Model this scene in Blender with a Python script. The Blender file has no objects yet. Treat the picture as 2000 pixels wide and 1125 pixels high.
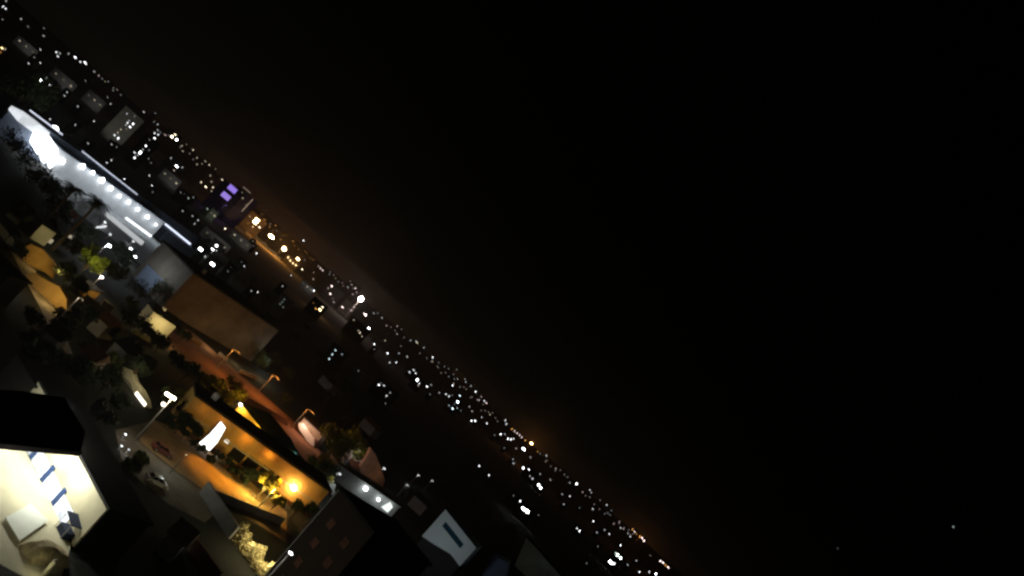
import bpy, math, random
from mathutils import Vector, Matrix
random.seed(7)
sc = bpy.context.scene
C = sc.collection
R_ = math.radians
# ------------------------------------------------------------------ camera
F_PX = 1600.0                      # focal length for a 2000 px wide frame
PITCH, ROLL, CAM_H = 7.2, 40.7, 45.0
cam_d = bpy.data.cameras.new('camera'); cam = bpy.data.objects.new('camera', cam_d); C.objects.link(cam)
cam_d.sensor_width = 36.0; cam_d.lens = 36.0 * F_PX / 2000.0
cam_d.clip_start = 0.3; cam_d.clip_end = 30000
FW = Vector((0, math.cos(R_(PITCH)), math.sin(R_(PITCH))))
RT = Vector((1, 0, 0)); UP = RT.cross(FW)
cphi, sphi = math.cos(R_(ROLL)), math.sin(R_(ROLL))
IX = cphi * RT + sphi * UP
IY = -sphi * RT + cphi * UP
CAM = Vector((0, 0, CAM_H))
cam.matrix_world = Matrix.Translation(CAM) @ Matrix((IX, IY, -FW)).transposed().to_4x4()
cam_d.dof.use_dof = True; cam_d.dof.focus_distance = 2.3; cam_d.dof.aperture_fstop = 4.4; cam_d.dof.aperture_blades = 5; cam_d.dof.aperture_rotation = .4; cam_d.dof.aperture_ratio = 1.25
sc.camera = cam
# ------------------------------------------------------------------ exposure, world
sc.view_settings.view_transform = 'Standard'; sc.view_settings.look = 'None'
sc.view_settings.exposure = 0.0; sc.view_settings.gamma = 1.0
sc.render.film_transparent = False
sc.cycles.use_denoising = True
sc.cycles.max_bounces = 5; sc.cycles.diffuse_bounces = 3; sc.cycles.volume_bounces = 0
sc.cycles.filter_width = 1.9
sc.cycles.sample_clamp_indirect = 4.0
world = bpy.data.worlds.new('World'); sc.world = world; world.use_nodes = True
wn, wl = world.node_tree.nodes, world.node_tree.links
wn.clear()
def wmath(op, a, b=None, c=None):
    n = wn.new('ShaderNodeMath'); n.operation = op
    for i, v in enumerate((a, b, c)):
        if v is None: continue
        if isinstance(v, (int, float)): n.inputs[i].default_value = v
        else: wl.new(v, n.inputs[i])
    return n.outputs[0]
tc = wn.new('ShaderNodeTexCoord'); sx = wn.new('ShaderNodeSeparateXYZ'); wl.new(tc.outputs['Generated'], sx.inputs[0])
az = wmath('ARCTAN2', sx.outputs[0], sx.outputs[1])
el = wmath('MAXIMUM', wmath('ARCSINE', sx.outputs[2]), 0.0)
def glow(az0, s_az, s_el, col, k):
    """city light scattered in the night sky over one part of the horizon"""
    d = wmath('DIVIDE', wmath('SUBTRACT', az, R_(az0)), R_(s_az))
    g = wmath('EXPONENT', wmath('MULTIPLY', wmath('MULTIPLY', d, d), -1.0))
    e = wmath('EXPONENT', wmath('DIVIDE', el, -R_(s_el)))
    v = wmath('MULTIPLY', wmath('MULTIPLY', g, e), k)
    m = wn.new('ShaderNodeVectorMath'); m.operation = 'SCALE'; m.inputs[0].default_value = col; wl.new(v, m.inputs['Scale'])
    return m.outputs[0]
parts_ = [glow(-30, 40, 14, (1.0, 1.0, .55), .0016), glow(-14, 8, 2.6, (1.0, .36, .2), .009),
          glow(-9.3, 2.6, 1.7, (1.0, .72, .62), .005), glow(-5, 14, 3, (1, .6, .4), .0012),
          glow(8, 1.5, .9, (1, .38, .08), .02), glow(17.4, 1.8, .7, (1, .36, .1), .014), glow(12, 12, 3, (1, .6, .3), .002)]
acc = parts_[0]
for p in parts_[1:]:
    m = wn.new('ShaderNodeVectorMath'); m.operation = 'ADD'; wl.new(acc, m.inputs[0]); wl.new(p, m.inputs[1]); acc = m.outputs[0]
bg = wn.new('ShaderNodeBackground'); wl.new(acc, bg.inputs[0]); bg.inputs[1].default_value = 1.0
sky = wn.new('ShaderNodeTexSky'); sky.sky_type = 'NISHITA'; sky.sun_disc = False
sky.sun_elevation = R_(-8); sky.sun_rotation = R_(60)
bg2 = wn.new('ShaderNodeBackground'); wl.new(sky.outputs[0], bg2.inputs[0]); bg2.inputs[1].default_value = 0.004
ads = wn.new('ShaderNodeAddShader'); wl.new(bg.outputs[0], ads.inputs[0]); wl.new(bg2.outputs[0], ads.inputs[1])
wo = wn.new('ShaderNodeOutputWorld'); wl.new(ads.outputs[0], wo.inputs[0])

# ------------------------------------------------------------------ pixel <-> world
def uv(px, py):
    x, y = px - 1000.0, py - 562.5
    return cphi * x + sphi * y, sphi * x - cphi * y
def ray(px, py):
    u, v = uv(px, py)
    return (FW * F_PX + RT * u + UP * v).normalized()
def G(px, py, z=0.0):
    d = ray(px, py); t = (z - CAM_H) / d.z
    return CAM + d * t
def at_dist(px, py, D):
    d = ray(px, py); t = D / math.hypot(d.x, d.y)
    return CAM + d * t
def depress(px, py):
    d = ray(px, py); return math.atan2(-d.z, math.hypot(d.x, d.y))
# ------------------------------------------------------------------ materials
def mat(name, col, rough=.8, var=.35, scale=1.2, bump=.0, metal=0.0, spec=.3):
    m = bpy.data.materials.new(name); m.use_nodes = True
    nt = m.node_tree; b = nt.nodes['Principled BSDF']
    b.inputs['Roughness'].default_value = rough; b.inputs['Metallic'].default_value = metal
    b.inputs['Specular IOR Level'].default_value = spec
    t = nt.nodes.new('ShaderNodeTexCoord'); n = nt.nodes.new('ShaderNodeTexNoise')
    n.inputs['Scale'].default_value = scale; n.inputs['Detail'].default_value = 5; n.inputs['Roughness'].default_value = .65
    nt.links.new(t.outputs['Object'], n.inputs['Vector'])
    r = nt.nodes.new('ShaderNodeValToRGB')
    r.color_ramp.elements[0].position = .3; r.color_ramp.elements[1].position = .72
    r.color_ramp.elements[0].color = (*[c * (1 - var) for c in col], 1)
    r.color_ramp.elements[1].color = (*[min(1, c * (1 + var)) for c in col], 1)
    nt.links.new(n.outputs['Fac'], r.inputs[0]); nt.links.new(r.outputs[0], b.inputs['Base Color'])
    if bump:
        bp = nt.nodes.new('ShaderNodeBump'); bp.inputs['Strength'].default_value = bump; bp.inputs['Distance'].default_value = .1
        nt.links.new(n.outputs['Fac'], bp.inputs['Height']); nt.links.new(bp.outputs[0], b.inputs['Normal'])
    return m
_em = {}
def emis(col, s, mis=False):
    key = (tuple(round(c, 2) for c in col), round(s, 2), mis)
    if key in _em: return _em[key]
    m = bpy.data.materials.new('lit_glass'); m.use_nodes = True
    b = m.node_tree.nodes['Principled BSDF']
    b.inputs['Base Color'].default_value = (.05, .05, .05, 1)
    b.inputs['Emission Color'].default_value = (*col, 1); b.inputs['Emission Strength'].default_value = s
    if not mis: m.cycles.emission_sampling = 'NONE'
    _em[key] = m; return m
def lit_shop(name, col, s, scale):
    """lit glass whose brightness varies with what stands behind it"""
    m = bpy.data.materials.new(name); m.use_nodes = True; nt = m.node_tree; b = nt.nodes['Principled BSDF']
    t = nt.nodes.new('ShaderNodeTexCoord'); n = nt.nodes.new('ShaderNodeTexVoronoi'); n.inputs['Scale'].default_value = scale
    nt.links.new(t.outputs['Object'], n.inputs['Vector'])
    r = nt.nodes.new('ShaderNodeMapRange'); r.inputs[1].default_value = 0; r.inputs[2].default_value = 1
    r.inputs[3].default_value = s * .35; r.inputs[4].default_value = s * 1.4
    nt.links.new(n.outputs['Color'], r.inputs[0]); nt.links.new(r.outputs[0], b.inputs['Emission Strength'])
    b.inputs['Emission Color'].default_value = (*col, 1); b.inputs['Base Color'].default_value = (.1, .1, .1, 1)
    return m
WHITE = (.93, .97, 1.0); WARM = (1.0, .74, .42); ORANGE = (1.0, .45, .10); CREAM = (1.0, .86, .6); PINK = (1, .78, .74); GREENW = (.8, 1, .86)
M = dict(
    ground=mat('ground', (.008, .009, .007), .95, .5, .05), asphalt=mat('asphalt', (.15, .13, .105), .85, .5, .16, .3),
    paving=mat('paving', (.24, .20, .15), .85, .3, .5, .2), court=mat('court', (.42, .44, .45), .7, .15, .12),
    cream=mat('cream_render', (.62, .58, .42), .85, .1, .4, .1), white=mat('white_render', (.72, .73, .74), .7, .12, .3),
    ochre=mat('ochre_render', (.58, .38, .13), .85, .18, .5, .1), brown=mat('brown_render', (.13, .11, .085), .9, .5, .09),
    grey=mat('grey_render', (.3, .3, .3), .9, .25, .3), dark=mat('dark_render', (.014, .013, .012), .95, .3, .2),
    roof=mat('dark_roof', (.010, .009, .009), .9, .4, .6), tile=mat('tile_roof', (.14, .06, .035), .9, .35, 1.5),
    metal=mat('pole_metal', (.35, .34, .32), .5, .1, 2, 0, .6), blue=mat('blue_paint', (.03, .07, .22), .5, .1, 1),
    pane=mat('dark_pane', (.008, .008, .009), .8, .2, 1, 0, 0, .1), frame=mat('pale_frame', (.5, .48, .42), .7, .1, 1),
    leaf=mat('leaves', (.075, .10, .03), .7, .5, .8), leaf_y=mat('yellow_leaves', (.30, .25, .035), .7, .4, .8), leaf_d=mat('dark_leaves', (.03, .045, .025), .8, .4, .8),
    bark=mat('bark', (.10, .075, .05), .9, .4, 3, .4), tyre=mat('tyre_rubber', (.02, .02, .02), .9, .2, 3),
    carw=mat('white_car_paint', (.7, .7, .7), .3, .04, 1, 0, 0, .6), carr=mat('maroon_car_paint', (.20, .05, .04), .3, .06, 1, 0, 0, .6),
    rim=mat('wheel_rim', (.5, .5, .5), .35, .1, 2, 0, .8), tarp=mat('brown_tarpaulin', (.72, .55, .32), .8, .55, .9, .5),
    navy=mat('navy_cloth', (.02, .03, .07), .8, .3, 1), plastic=mat('white_plastic', (.75, .77, .82), .5, .06, 1),
    palegreen=mat('pale_sheet', (.8, .84, .78), .7, .06, .5), pool=mat('pool_water', (.05, .35, .38), .1, .1, .5),
    redroad=mat('reddish_paving', (.20, .11, .07), .9, .3, .2), gable=mat('gable_brick', (.42, .26, .17), .9, .3, .5, .2), tower=mat('tower_render', (.035, .024, .017), .95, .3, .15), leaf_g=mat('green_leaves', (.14, .17, .02), .7, .45, .8), drive=mat('drive_paving', (.30, .20, .10), .85, .5, .16, .3), stone=mat('stone', (.32, .29, .27), .9, .3, .8, .3),
    slate=mat('blue_grey_render', (.15, .18, .24), .8, .2, .2))
# ------------------------------------------------------------------ mesh helpers
class MB:
    def __init__(s): s.v = []; s.f = []
    def add(s, vs, fs):
        n = len(s.v); s.v += [tuple(v) for v in vs]; s.f += [tuple(i + n for i in f) for f in fs]; return s
    def box(s, x0, x1, y0, y1, z0, z1):
        return s.add([(x0, y0, z0), (x1, y0, z0), (x1, y1, z0), (x0, y1, z0), (x0, y0, z1), (x1, y0, z1), (x1, y1, z1), (x0, y1, z1)],
                     [(3, 2, 1, 0), (4, 5, 6, 7), (0, 1, 5, 4), (1, 2, 6, 5), (2, 3, 7, 6), (3, 0, 4, 7)])
    def prism(s, pts, axis, a, b):
        """polygon in two axes, extruded along the third from a to b"""
        def P(p, t):
            return (p[0], t, p[1]) if axis == 'y' else ((p[0], p[1], t) if axis == 'z' else (t, p[0], p[1]))
        n = len(pts)
        return s.add([P(p, a) for p in pts] + [P(p, b) for p in pts],
                     [tuple(range(n)), tuple(range(2 * n - 1, n - 1, -1))] + [(i, i + n, (i + 1) % n + n, (i + 1) % n) for i in range(n)])
    def tube(s, pts, rad, n=8, cap=True):
        pts = [Vector(p) for p in pts]; rad = rad if isinstance(rad, (list, tuple)) else [rad] * len(pts)
        base = len(s.v)
        for i, p in enumerate(pts):
            d = (pts[min(i + 1, len(pts) - 1)] - pts[max(i - 1, 0)]).normalized()
            a = d.cross(Vector((0, 0, 1)));  a = a.normalized() if a.length > 1e-3 else Vector((1, 0, 0)); b = d.cross(a)
            for k in range(n):
                t = 2 * math.pi * k / n; s.v.append(tuple(p + rad[i] * (a * math.cos(t) + b * math.sin(t))))
        for i in range(len(pts) - 1):
            for k in range(n):
                o = base + i * n; s.f.append((o + k, o + (k + 1) % n, o + n + (k + 1) % n, o + n + k))
        if cap: s.f.append(tuple(base + k for k in range(n))); s.f.append(tuple(base + (len(pts) - 1) * n + k for k in range(n)))
        return s
    def ball(s, c, rx, ry, rz, n=10, m=6, wob=0.0):
        base = len(s.v); rng = random.Random(len(s.v) + int(abs(c[0]) * 10))
        s.v.append((c[0], c[1], c[2] - rz))
        for j in range(1, m):
            t = math.pi * j / m - math.pi / 2
            for k in range(n):
                a = 2 * math.pi * k / n; w = 1 + wob * (rng.random() - .5)
                s.v.append((c[0] + rx * w * math.cos(t) * math.cos(a), c[1] + ry * w * math.cos(t) * math.sin(a), c[2] + rz * w * math.sin(t)))
        s.v.append((c[0], c[1], c[2] + rz)); top = len(s.v) - 1
        for k in range(n):
            s.f.append((base, base + 1 + (k + 1) % n, base + 1 + k)); s.f.append((top, top - n + k, top - n + (k + 1) % n))
        for j in range(m - 2):
            for k in range(n):
                o = base + 1 + j * n; s.f.append((o + k, o + (k + 1) % n, o + n + (k + 1) % n, o + n + k))
        return s
    def build(s, name, m, parent=None, loc=None, rz=0.0, smooth=False):
        me = bpy.data.meshes.new(name); me.from_pydata(s.v, [], s.f); me.validate(); me.update()
        me.materials.append(m)
        if smooth:
            for p in me.polygons: p.use_smooth = True
        o = bpy.data.objects.new(name, me); C.objects.link(o)
        if parent: o.parent = parent
        if loc is not None: o.location = loc
        o.rotation_euler.z = rz
        return o
def tag(o, label, cat, group=None):
    o['label'] = label; o['category'] = cat; o['kind'] = 'thing'
    if group: o['group'] = group
    return o
def thing(name, loc, rz, label, cat, group=None):
    o = bpy.data.objects.new(name, None); C.objects.link(o); o.location = loc; o.rotation_euler.z = rz
    o.empty_display_size = .5
    return tag(o, label, cat, group)
def struct(name, mb, m):
    o = mb.build(name, m); o['kind'] = 'structure'; return o
def lamp(name, parent, loc, col, power, radius=.25, spot=None, aim=None):
    l = bpy.data.lights.new(name, 'SPOT' if spot else 'POINT'); l.energy = power; l.color = col; l.shadow_soft_size = radius
    if spot: l.spot_size = R_(spot); l.spot_blend = .6
    o = bpy.data.objects.new(name, l); C.objects.link(o)
    if parent: o.parent = parent
    o.location = loc
    if aim is not None: o.rotation_euler = (Vector(aim) - Vector(loc)).to_track_quat('-Z', 'Y').to_euler()
    return o
class Face:
    """a vertical wall plane that starts at the ground points under two pixels; local x runs along it, y away from the camera"""
    def __init__(s, pa, pb, z=0.0, za=None, zb=None):
        s.a = G(*pa, z if za is None else za); s.b = G(*pb, z if zb is None else zb); s.a.z = s.b.z = z; s.z = z
        d = s.b - s.a; s.L = d.length; s.rz = math.atan2(d.y, d.x); s.d = d.normalized()
        s.n = Vector((-s.d.y, s.d.x, 0))
    def q(s, px, py):
        r = ray(px, py); t = (s.a - CAM).dot(s.n) / r.dot(s.n); p = CAM + r * t
        return ((p - s.a).dot(s.d), p.z - s.z)
    def loc(s, px, py, z=None):
        """local x,y of the ground point under a pixel"""
        p = G(px, py, s.z if z is None else z); v = p - s.a
        return (v.dot(s.d), v.dot(s.n))
# ------------------------------------------------------------------ builders
ORD = ['first', 'second', 'third', 'fourth', 'fifth', 'sixth', 'seventh', 'eighth', 'ninth', 'tenth', 'eleventh', 'twelfth', 'thirteenth',
       'fourteenth', 'fifteenth', 'sixteenth', 'seventeenth', 'eighteenth', 'nineteenth', 'twentieth']
def tree(name, loc, h, r, label, cat='tree', leafm='leaf', n=1400, size=.32, group=None, squash=.8, seed=1, low=.35):
    rng = random.Random(seed)
    t = thing(name, loc, rng.random() * 6, label, cat, group)
    tb = MB(); cz = h - r * squash
    top = Vector((rng.uniform(-.2, .2) * r, rng.uniform(-.2, .2) * r, cz))
    tb.tube([(0, 0, -.2), (top.x * .3, top.y * .3, cz * .45), top], [.055 * h ** .8 * .6, .04 * h ** .8 * .6, .02 * h ** .8 * .6], 7)
    clumps = []
    for k in range(11):
        a = rng.random() * 6.283; e = rng.uniform(-.5, 1.0); q = rng.uniform(.35, .8) * r
        c = Vector((math.cos(a) * math.cos(e) * q, math.sin(a) * math.cos(e) * q, cz + math.sin(e) * q * squash))
        clumps.append((c, rng.uniform(.28, .5) * r))
        tb.tube([(top.x * .3, top.y * .3, cz * low + rng.random() * cz * .4), c * .6 + Vector((0, 0, cz * .35)), c], [.05 + .012 * h, .03 + .006 * h, .02], 5)
    tb.build('trunk', M['bark'], t)
    lb = MB()
    for k in range(n):
        c, cr = clumps[rng.randrange(len(clumps))]
        d = Vector((rng.gauss(0, 1), rng.gauss(0, 1), rng.gauss(0, 1))).normalized() * cr * rng.random() ** .4
        p = c + d; u = Vector((rng.gauss(0, 1), rng.gauss(0, 1), rng.gauss(0, .6))).normalized(); w = u.cross(Vector((rng.gauss(0, 1), rng.gauss(0, 1), rng.gauss(0, 1)))).normalized()
        s_ = size * rng.uniform(.5, 1.3)
        lb.add([p - u * s_, p + w * s_ * .5, p + u * s_, p - w * s_ * .5], [(0, 1, 2, 3)])
    lb.build('crown', M[leafm], t)
    return t
def palm(loc, h, r, label, seed):
    rng = random.Random(seed); t = thing('palm_tree', loc, 0, label, 'palm tree', 'palms in front of the white court')
    MB().tube([(0, 0, -.2), (.15, 0, h * .5), (0, .1, h)], [.55, .42, .36], 8).build('trunk', M['bark'], t)
    lb = MB()
    for k in range(30):
        a = k * 2.4 + rng.random() * .4; e = rng.uniform(-.25, 1.1); prev = None
        for i in range(9):
            q = i / 8; p = Vector((math.cos(a) * r * q * math.cos(e * (1 - q * .5)), math.sin(a) * r * q * math.cos(e * (1 - q * .5)), h + r * (math.sin(e) * q - .75 * q * q)))
            if prev is not None:
                d = (p - prev).normalized(); sd = d.cross(Vector((0, 0, 1))).normalized()
                for sg in (-1, 1):
                    for j in range(3):
                        b = prev.lerp(p, j / 3); ll = r * .34 * math.sin(math.pi * (.12 + .8 * (i + j / 3) / 9))
                        lb.add([b, b + d * .14, b + sd * sg * ll + d * ll * .5 - Vector((0, 0, ll * .35))], [(0, 1, 2)])
            prev = p
    lb.build('crown', M['leaf_d'], t); return t
def street_lamp(base, h, label, col=WHITE, em=20, power=0, arm=1.5, rz=0.0, group=None, head=.5, n_heads=1, soft=.3):
    t = thing('street_lamp', base, rz, label, 'street lamp', group)
    p = MB().tube([(0, 0, 0), (0, 0, h * .6), (0, 0, h)], [.16, .11, .08], 6)
    for k in range(n_heads):
        sg = 1 if k == 0 else -1
        p.tube([(0, 0, h), (sg * arm * .6, 0, h + .25), (sg * arm, 0, h + .2)], .06, 5)
    p.build('pole', M['metal'], t)
    for k in range(n_heads):
        sg = 1 if k == 0 else -1
        MB().ball((0, 0, 0), head, head * .7, head * .45, 10, 6).build('lamp_head', emis(col, em), t, (sg * arm, 0, h + .05))
    if power: lamp('lamp_light', t, (arm, 0, h - .5), col, power, soft)
    return t
def house(f, h, depth, label, name='house', wall='cream', roof='flat', roofm='roof', cat='house', group=None, over=.4, wins=(), pane='pane'):
    """box house on a Face; wins = (pixel x, pixel y, width, height, material) on its front"""
    t = thing(name, f.a, f.rz, label, cat, group)
    MB().box(0, f.L, 0, depth, -.3, h).build('wall', M[wall], t)
    if roof == 'flat':
        MB().box(-over, f.L + over, -over, depth + over, h, h + .35).build('roof', M[roofm], t)
    elif roof == 'gable_front':
        MB().prism([(-over, h + .002), (f.L + over, h + .002), (f.L / 2, h + f.L * .38)], 'y', -over, depth + over).build('roof', M[roofm], t)
    else:
        MB().prism([(-over, h + .002), (depth + over, h + .002), (depth / 2, h + depth * .3)], 'x', -over, f.L + over).build('roof', M[roofm], t)
    for (px, py, w, hh, m) in wins:
        x, z = f.q(px, py)
        fr = MB().box(x - w / 2 - .1, x + w / 2 + .1, -.06, .0, z - hh / 2 - .1, z + hh / 2 + .1).build('window', M['frame'], t)
        MB().box(x - w / 2, x + w / 2, -.09, -.061, z - hh / 2, z + hh / 2).build('pane', m if not isinstance(m, str) else M[m], fr)
    return t
def car(base, rz, paint, label, lights=False):
    t = thing('parked_car', base, rz, label, 'car', 'cars parked in the dark yard')
    prof = [(-2.1, .35), (-2.15, .75), (-1.95, .95), (-1.0, 1.0), (1.1, .98), (1.9, .86), (2.15, .62), (2.15, .35)]
    MB().prism([(x, z) for x, z in prof], 'y', -.86, .86).build('body', M[paint], t)
    cab = MB(); bot = [(-1.6, 1.0), (1.15, .99)]; tp = [(-1.15, 1.48), (.45, 1.48)]
    cab.add([(-1.7, -.82, .98), (1.15, -.82, .97), (1.15, .82, .97), (-1.7, .82, .98), (-1.2, -.66, 1.46), (.4, -.66, 1.46), (.4, .66, 1.46), (-1.2, .66, 1.46)],
            [(0, 1, 5, 4), (1, 2, 6, 5), (2, 3, 7, 6), (3, 0, 4, 7), (4, 5, 6, 7)])
    cab.build('window_band', M['pane'], t)
    MB().box(-1.28, .5, -.7, .7, 1.463, 1.52).build('car_roof', M[paint], t)
    for sy in (-.79, .79):
        for (xa, xb) in ((-1.72, -1.22), (1.17, .42), (-.42, -.42)):
            MB().tube([(xa, sy * 1.03, .98), (xb, sy * .85, 1.47)], .05, 5).build('pillar', M[paint], t)
    for x in (-1.35, 1.35):
        for y in (-.8, .8):
            w = MB().tube([(x, y - .11, .33), (x, y + .11, .33)], .33, 14).build('wheel', M['tyre'], t)
            MB().tube([(x, y - .13 if y < 0 else y + .115, .33), (x, y - .115 if y < 0 else y + .13, .33)], .2, 10).build('rim', M['rim'], w)
    for y in (-.6, .6):
        MB().box(2.15, 2.18, y - .18, y + .18, .6, .75).build('headlight', M['plastic'], t)
        MB().box(-2.18, -2.15, y - .18, y + .18, .7, .86).build('tail_light', mat('tail_glass', (.3, .01, .01), .3, .05, 1), t)
    return t
def quad_ground(name, pix, m, z=.004, kind='structure'):
    o = MB().prism([(G(*p, 0).x, G(*p, 0).y) for p in pix], 'z', z - .002, z).build(name, M[m]); o['kind'] = kind; return o

# ================================================================== SETTING
gb = MB(); rr = [0, 60, 140, 260, 420, 700, 1200, 2200, 5000, 16000]; NA = 48
gb.v.append((0, 0, 0))
for r in rr[1:]:
    for k in range(NA): a = 2 * math.pi * k / NA; gb.v.append((r * math.cos(a), r * math.sin(a), 0))
for k in range(NA): gb.f.append((0, 1 + k, 1 + (k + 1) % NA))
for j in range(len(rr) - 2):
    for k in range(NA): o = 1 + j * NA; gb.f.append((o + k, o + NA + k, o + NA + (k + 1) % NA, o + (k + 1) % NA))
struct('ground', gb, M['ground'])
quad_ground('street', [(300, 625), (372, 645), (610, 855), (640, 905), (600, 905), (560, 850), (470, 775), (330, 690)], 'redroad', .004)
quad_ground('driveway', [(300, 820), (345, 838), (470, 925), (560, 1000), (560, 1060), (440, 985), (350, 925), (270, 860)], 'drive', .004)
quad_ground('yard', [(225, 840), (300, 822), (270, 862), (350, 927), (440, 987), (400, 1020), (330, 985), (240, 910)], 'asphalt', .006)
quad_ground('forecourt', [(-150, 860), (30, 840), (140, 1062), (125, 1110), (110, 1160), (-60, 1070), (-160, 1000)], 'cream', .004)
quad_ground('court', [(60, 268), (106, 330), (289, 454), (345, 505), (300, 540), (215, 462), (150, 415), (105, 350), (55, 290)], 'court', .004)
quad_ground('side_road', [(-20, 420), (0, 435), (45, 490), (80, 545), (105, 600), (122, 640), (142, 692), (128, 690), (108, 660), (88, 620), (58, 562), (28, 502), (0, 458), (-20, 440)], 'stone', .008)
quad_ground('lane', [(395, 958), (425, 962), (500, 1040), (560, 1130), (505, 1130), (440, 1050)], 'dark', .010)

# ================================================================== BOTTOM LEFT: cream facade with the lit shop front
f = Face((18, 806), (140, 1064))
x_r, z_t = f.q(208, 995)
f_len = x_r
t = thing('shop_building', f.a, f.rz, 'cream building with a white and blue lit shop front, in the bottom left corner', 'shop')
MB().box(0, x_r, 0, .3, -.3, z_t).build('facade', M['cream'], t)
MB().box(0, x_r - .02, .303, 7, -.3, z_t - .01).build('wall', M['dark'], t)  # shade of the side walls put into a near-black colour
MB().box(-.2, x_r + .25, .05, 7.2, z_t + .003, z_t + .35).build('roof', M['roof'], t)
shopm = lit_shop('shop_glass', (.86, .93, 1.0), 1.5, 1.3)
xs = []
for (a, b) in (((62, 893), (60, 893)), ((88, 933), (88, 933)), ((110, 978), (110, 978))):
    xs.append(f.q(*a)[0])
zc = f.q(88, 933)[1]; zh = 1.45
edges = [xs[0] - 3.4] + xs + [f.q(134, 1018)[0]]
for k in range(4):
    x0, x1 = edges[k] + (.28 if k else 0), edges[k + 1] - (.28 if k < 3 else 0)
    w = MB().box(x0, x1, -.06, 0, zc - zh, zc + zh).build('shop_window', M['frame'], t)
    MB().box(x0 + .1, x1 - .1, -.10, -.061, zc - zh + .15, zc + zh - .1).build('pane', shopm, w)
    rng = random.Random(k)
    for j in range(5):
        x = x0 + .3 + (x1 - x0 - .6) * (j + .5) / 5; MB().box(x - .12, x + .12, -.30, -.12, zc - zh + .16, zc - zh + .4 + rng.random() * .4).build('crate', M['metal'], w)
for x in xs:
    MB().box(x - .45, x + .45, -.2, -.003, zc - zh + .1, zc + zh + .35).build('post', M['blue'], t)
MB().box(xs[0] - 2.0, xs[0] + .5, -.26, -.21, zc + .3, zc + zh + 1.2).build('sign_panel', M['blue'], t)
MB().box(edges[0], edges[-1], -.25, -.003, zc - zh - .35, zc - zh - .1).build('plinth', M['cream'], t)
bx = f.loc(150, 1032)[0]
for lx, ly, lz, pw in ((xs[1] - 1, -2.2, z_t + .6, 2600), (xs[2] + .5, -3.5, z_t + .2, 2000), (xs[0] - 2, -5, z_t - 1, 1600)):
    MB().tube([(lx, 0, lz + .1), (lx, ly * .6, lz + .3), (lx, ly, lz + .15)], .04, 5).build('lamp_arm', M['metal'], t)
    lamp('shop_light', t, (lx, ly, lz), (.98, .98, .84), pw, .3)
lamp('shop_light', t, (x_r - 7, -19, 6.5), (1, .93, .70), 800, .4)  # extra light without a fixture, added to brighten the tarpaulin
SHOP = f
# dark canopy whose edge cuts the shop front
zc0 = 15.0
pa, pb = G(-170, 851, zc0), G(156, 884, zc0)
d = (pb - pa); L = d.length; rz = math.atan2(d.y, d.x)
t = thing('roof_canopy', Vector((pa.x, pa.y, 0)), rz, 'dark flat canopy roof on posts whose grey edge crosses above the lit shop front', 'canopy')
def cl(px, py):
    v = G(px, py, zc0) - pa; u_ = d.normalized(); return (v.dot(u_), v.dot(Vector((-u_.y, u_.x, 0))))
MB().prism([(0, 0), (L, 0), cl(165, 845), cl(125, 778), cl(40, 765), cl(-170, 755)], 'z', zc0, zc0 + .12).build('roof', M['roof'], t)
MB().box(-.1, L + .1, -.16, -.003, zc0 - .35, zc0 + .2).build('edge_board', M['stone'], t)
for x in (1, L - .5):
    MB().box(x - .15, x + .15, 9.2, 9.5, 0, zc0).build('post', M['dark'], t)
lamp('edge_fill', t, (L * .45, -6, zc0 - 2), (.9, .9, .8), 90, .3)  # unseen light added in front to lift the canopy edge
# things in the forecourt
def sheet(pix, z0, z1, name, m, label, cat):
    pts = [G(*p, z1) for p in pix]; c = sum(pts, Vector()) / len(pts)
    t = thing(name, Vector((c.x, c.y, z0)), 0, label, cat)
    MB().prism([(p.x - c.x, p.y - c.y) for p in pts], 'z', z1 - .1 - z0, z1 - z0).build('sheet', M[m], t)
    for k, p in enumerate(pts):
        q = Vector((p.x - c.x, p.y - c.y, 0)) * .93
        MB().tube([(q.x, q.y, 0), (q.x, q.y, z1 - .1 - z0)], .05, 6).build('leg', M['metal'], t)
    return t
sheet([(11, 1010), (60, 984), (95, 1016), (38, 1056)], 0, .45, 'low_platform', 'palegreen', 'pale square low platform in front of the lit shop', 'platform')
cv = MB(); NX, NY = 26, 14; rng = random.Random(3); W = 3.0; p0, p1 = G(58, 1064, 1.2), G(140, 1078, 1.2); c = (p0 + p1) / 2; L = (p1 - p0).length
for i in range(NX + 1):
    for j in range(NY + 1):
        a_, b_ = abs(2 * i / NX - 1), abs(2 * j / NY - 1); hh_ = 1.25 + .55 * math.exp(-((i / NX - .42) / .22) ** 2)
        cv.v.append(((i / NX - .5) * L, (j / NY - .5) * W, hh_ * (1 - a_ ** 7) * (1 - b_ ** 5) + (rng.uniform(-.05, .05) if a_ < 1 and b_ < 1 else 0)))
for i in range(NX):
    for j in range(NY): o = i * (NY + 1) + j; cv.f.append((o, o + NY + 1, o + NY + 2, o + 1))
t = tag(cv.build('covered_vehicle', M['tarp'], None, Vector((c.x, c.y, 0)), math.atan2((p1 - p0).y, (p1 - p0).x), True), 'vehicle under a mottled brown tarpaulin in front of the shop', 'vehicle')
p = G(128, 1045); t = thing('market_stall', p, f.rz, 'navy blue stall with a sloping top beside the lit shop corner', 'stall')
MB().prism([(-1.2, 2.3), (1.2, 1.9), (1.2, 2.0), (-1.2, 2.4)], 'y', -1.3, 1.3).build('stall_roof', M['navy'], t)
for x in (-1.1, 1.1):
    for y in (-1.2, 1.2): MB().tube([(x, y, 0), (x, y, 1.92)], .05, 6).build('leg', M['metal'], t)
MB().box(-1.1, 1.1, -1.0, 1.0, 0, .9).build('counter', M['navy'], t)
p = G(148, 1046); t = thing('water_tank', p, 0, 'rounded white water tank standing at the corner of the shop', 'water tank')
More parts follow.
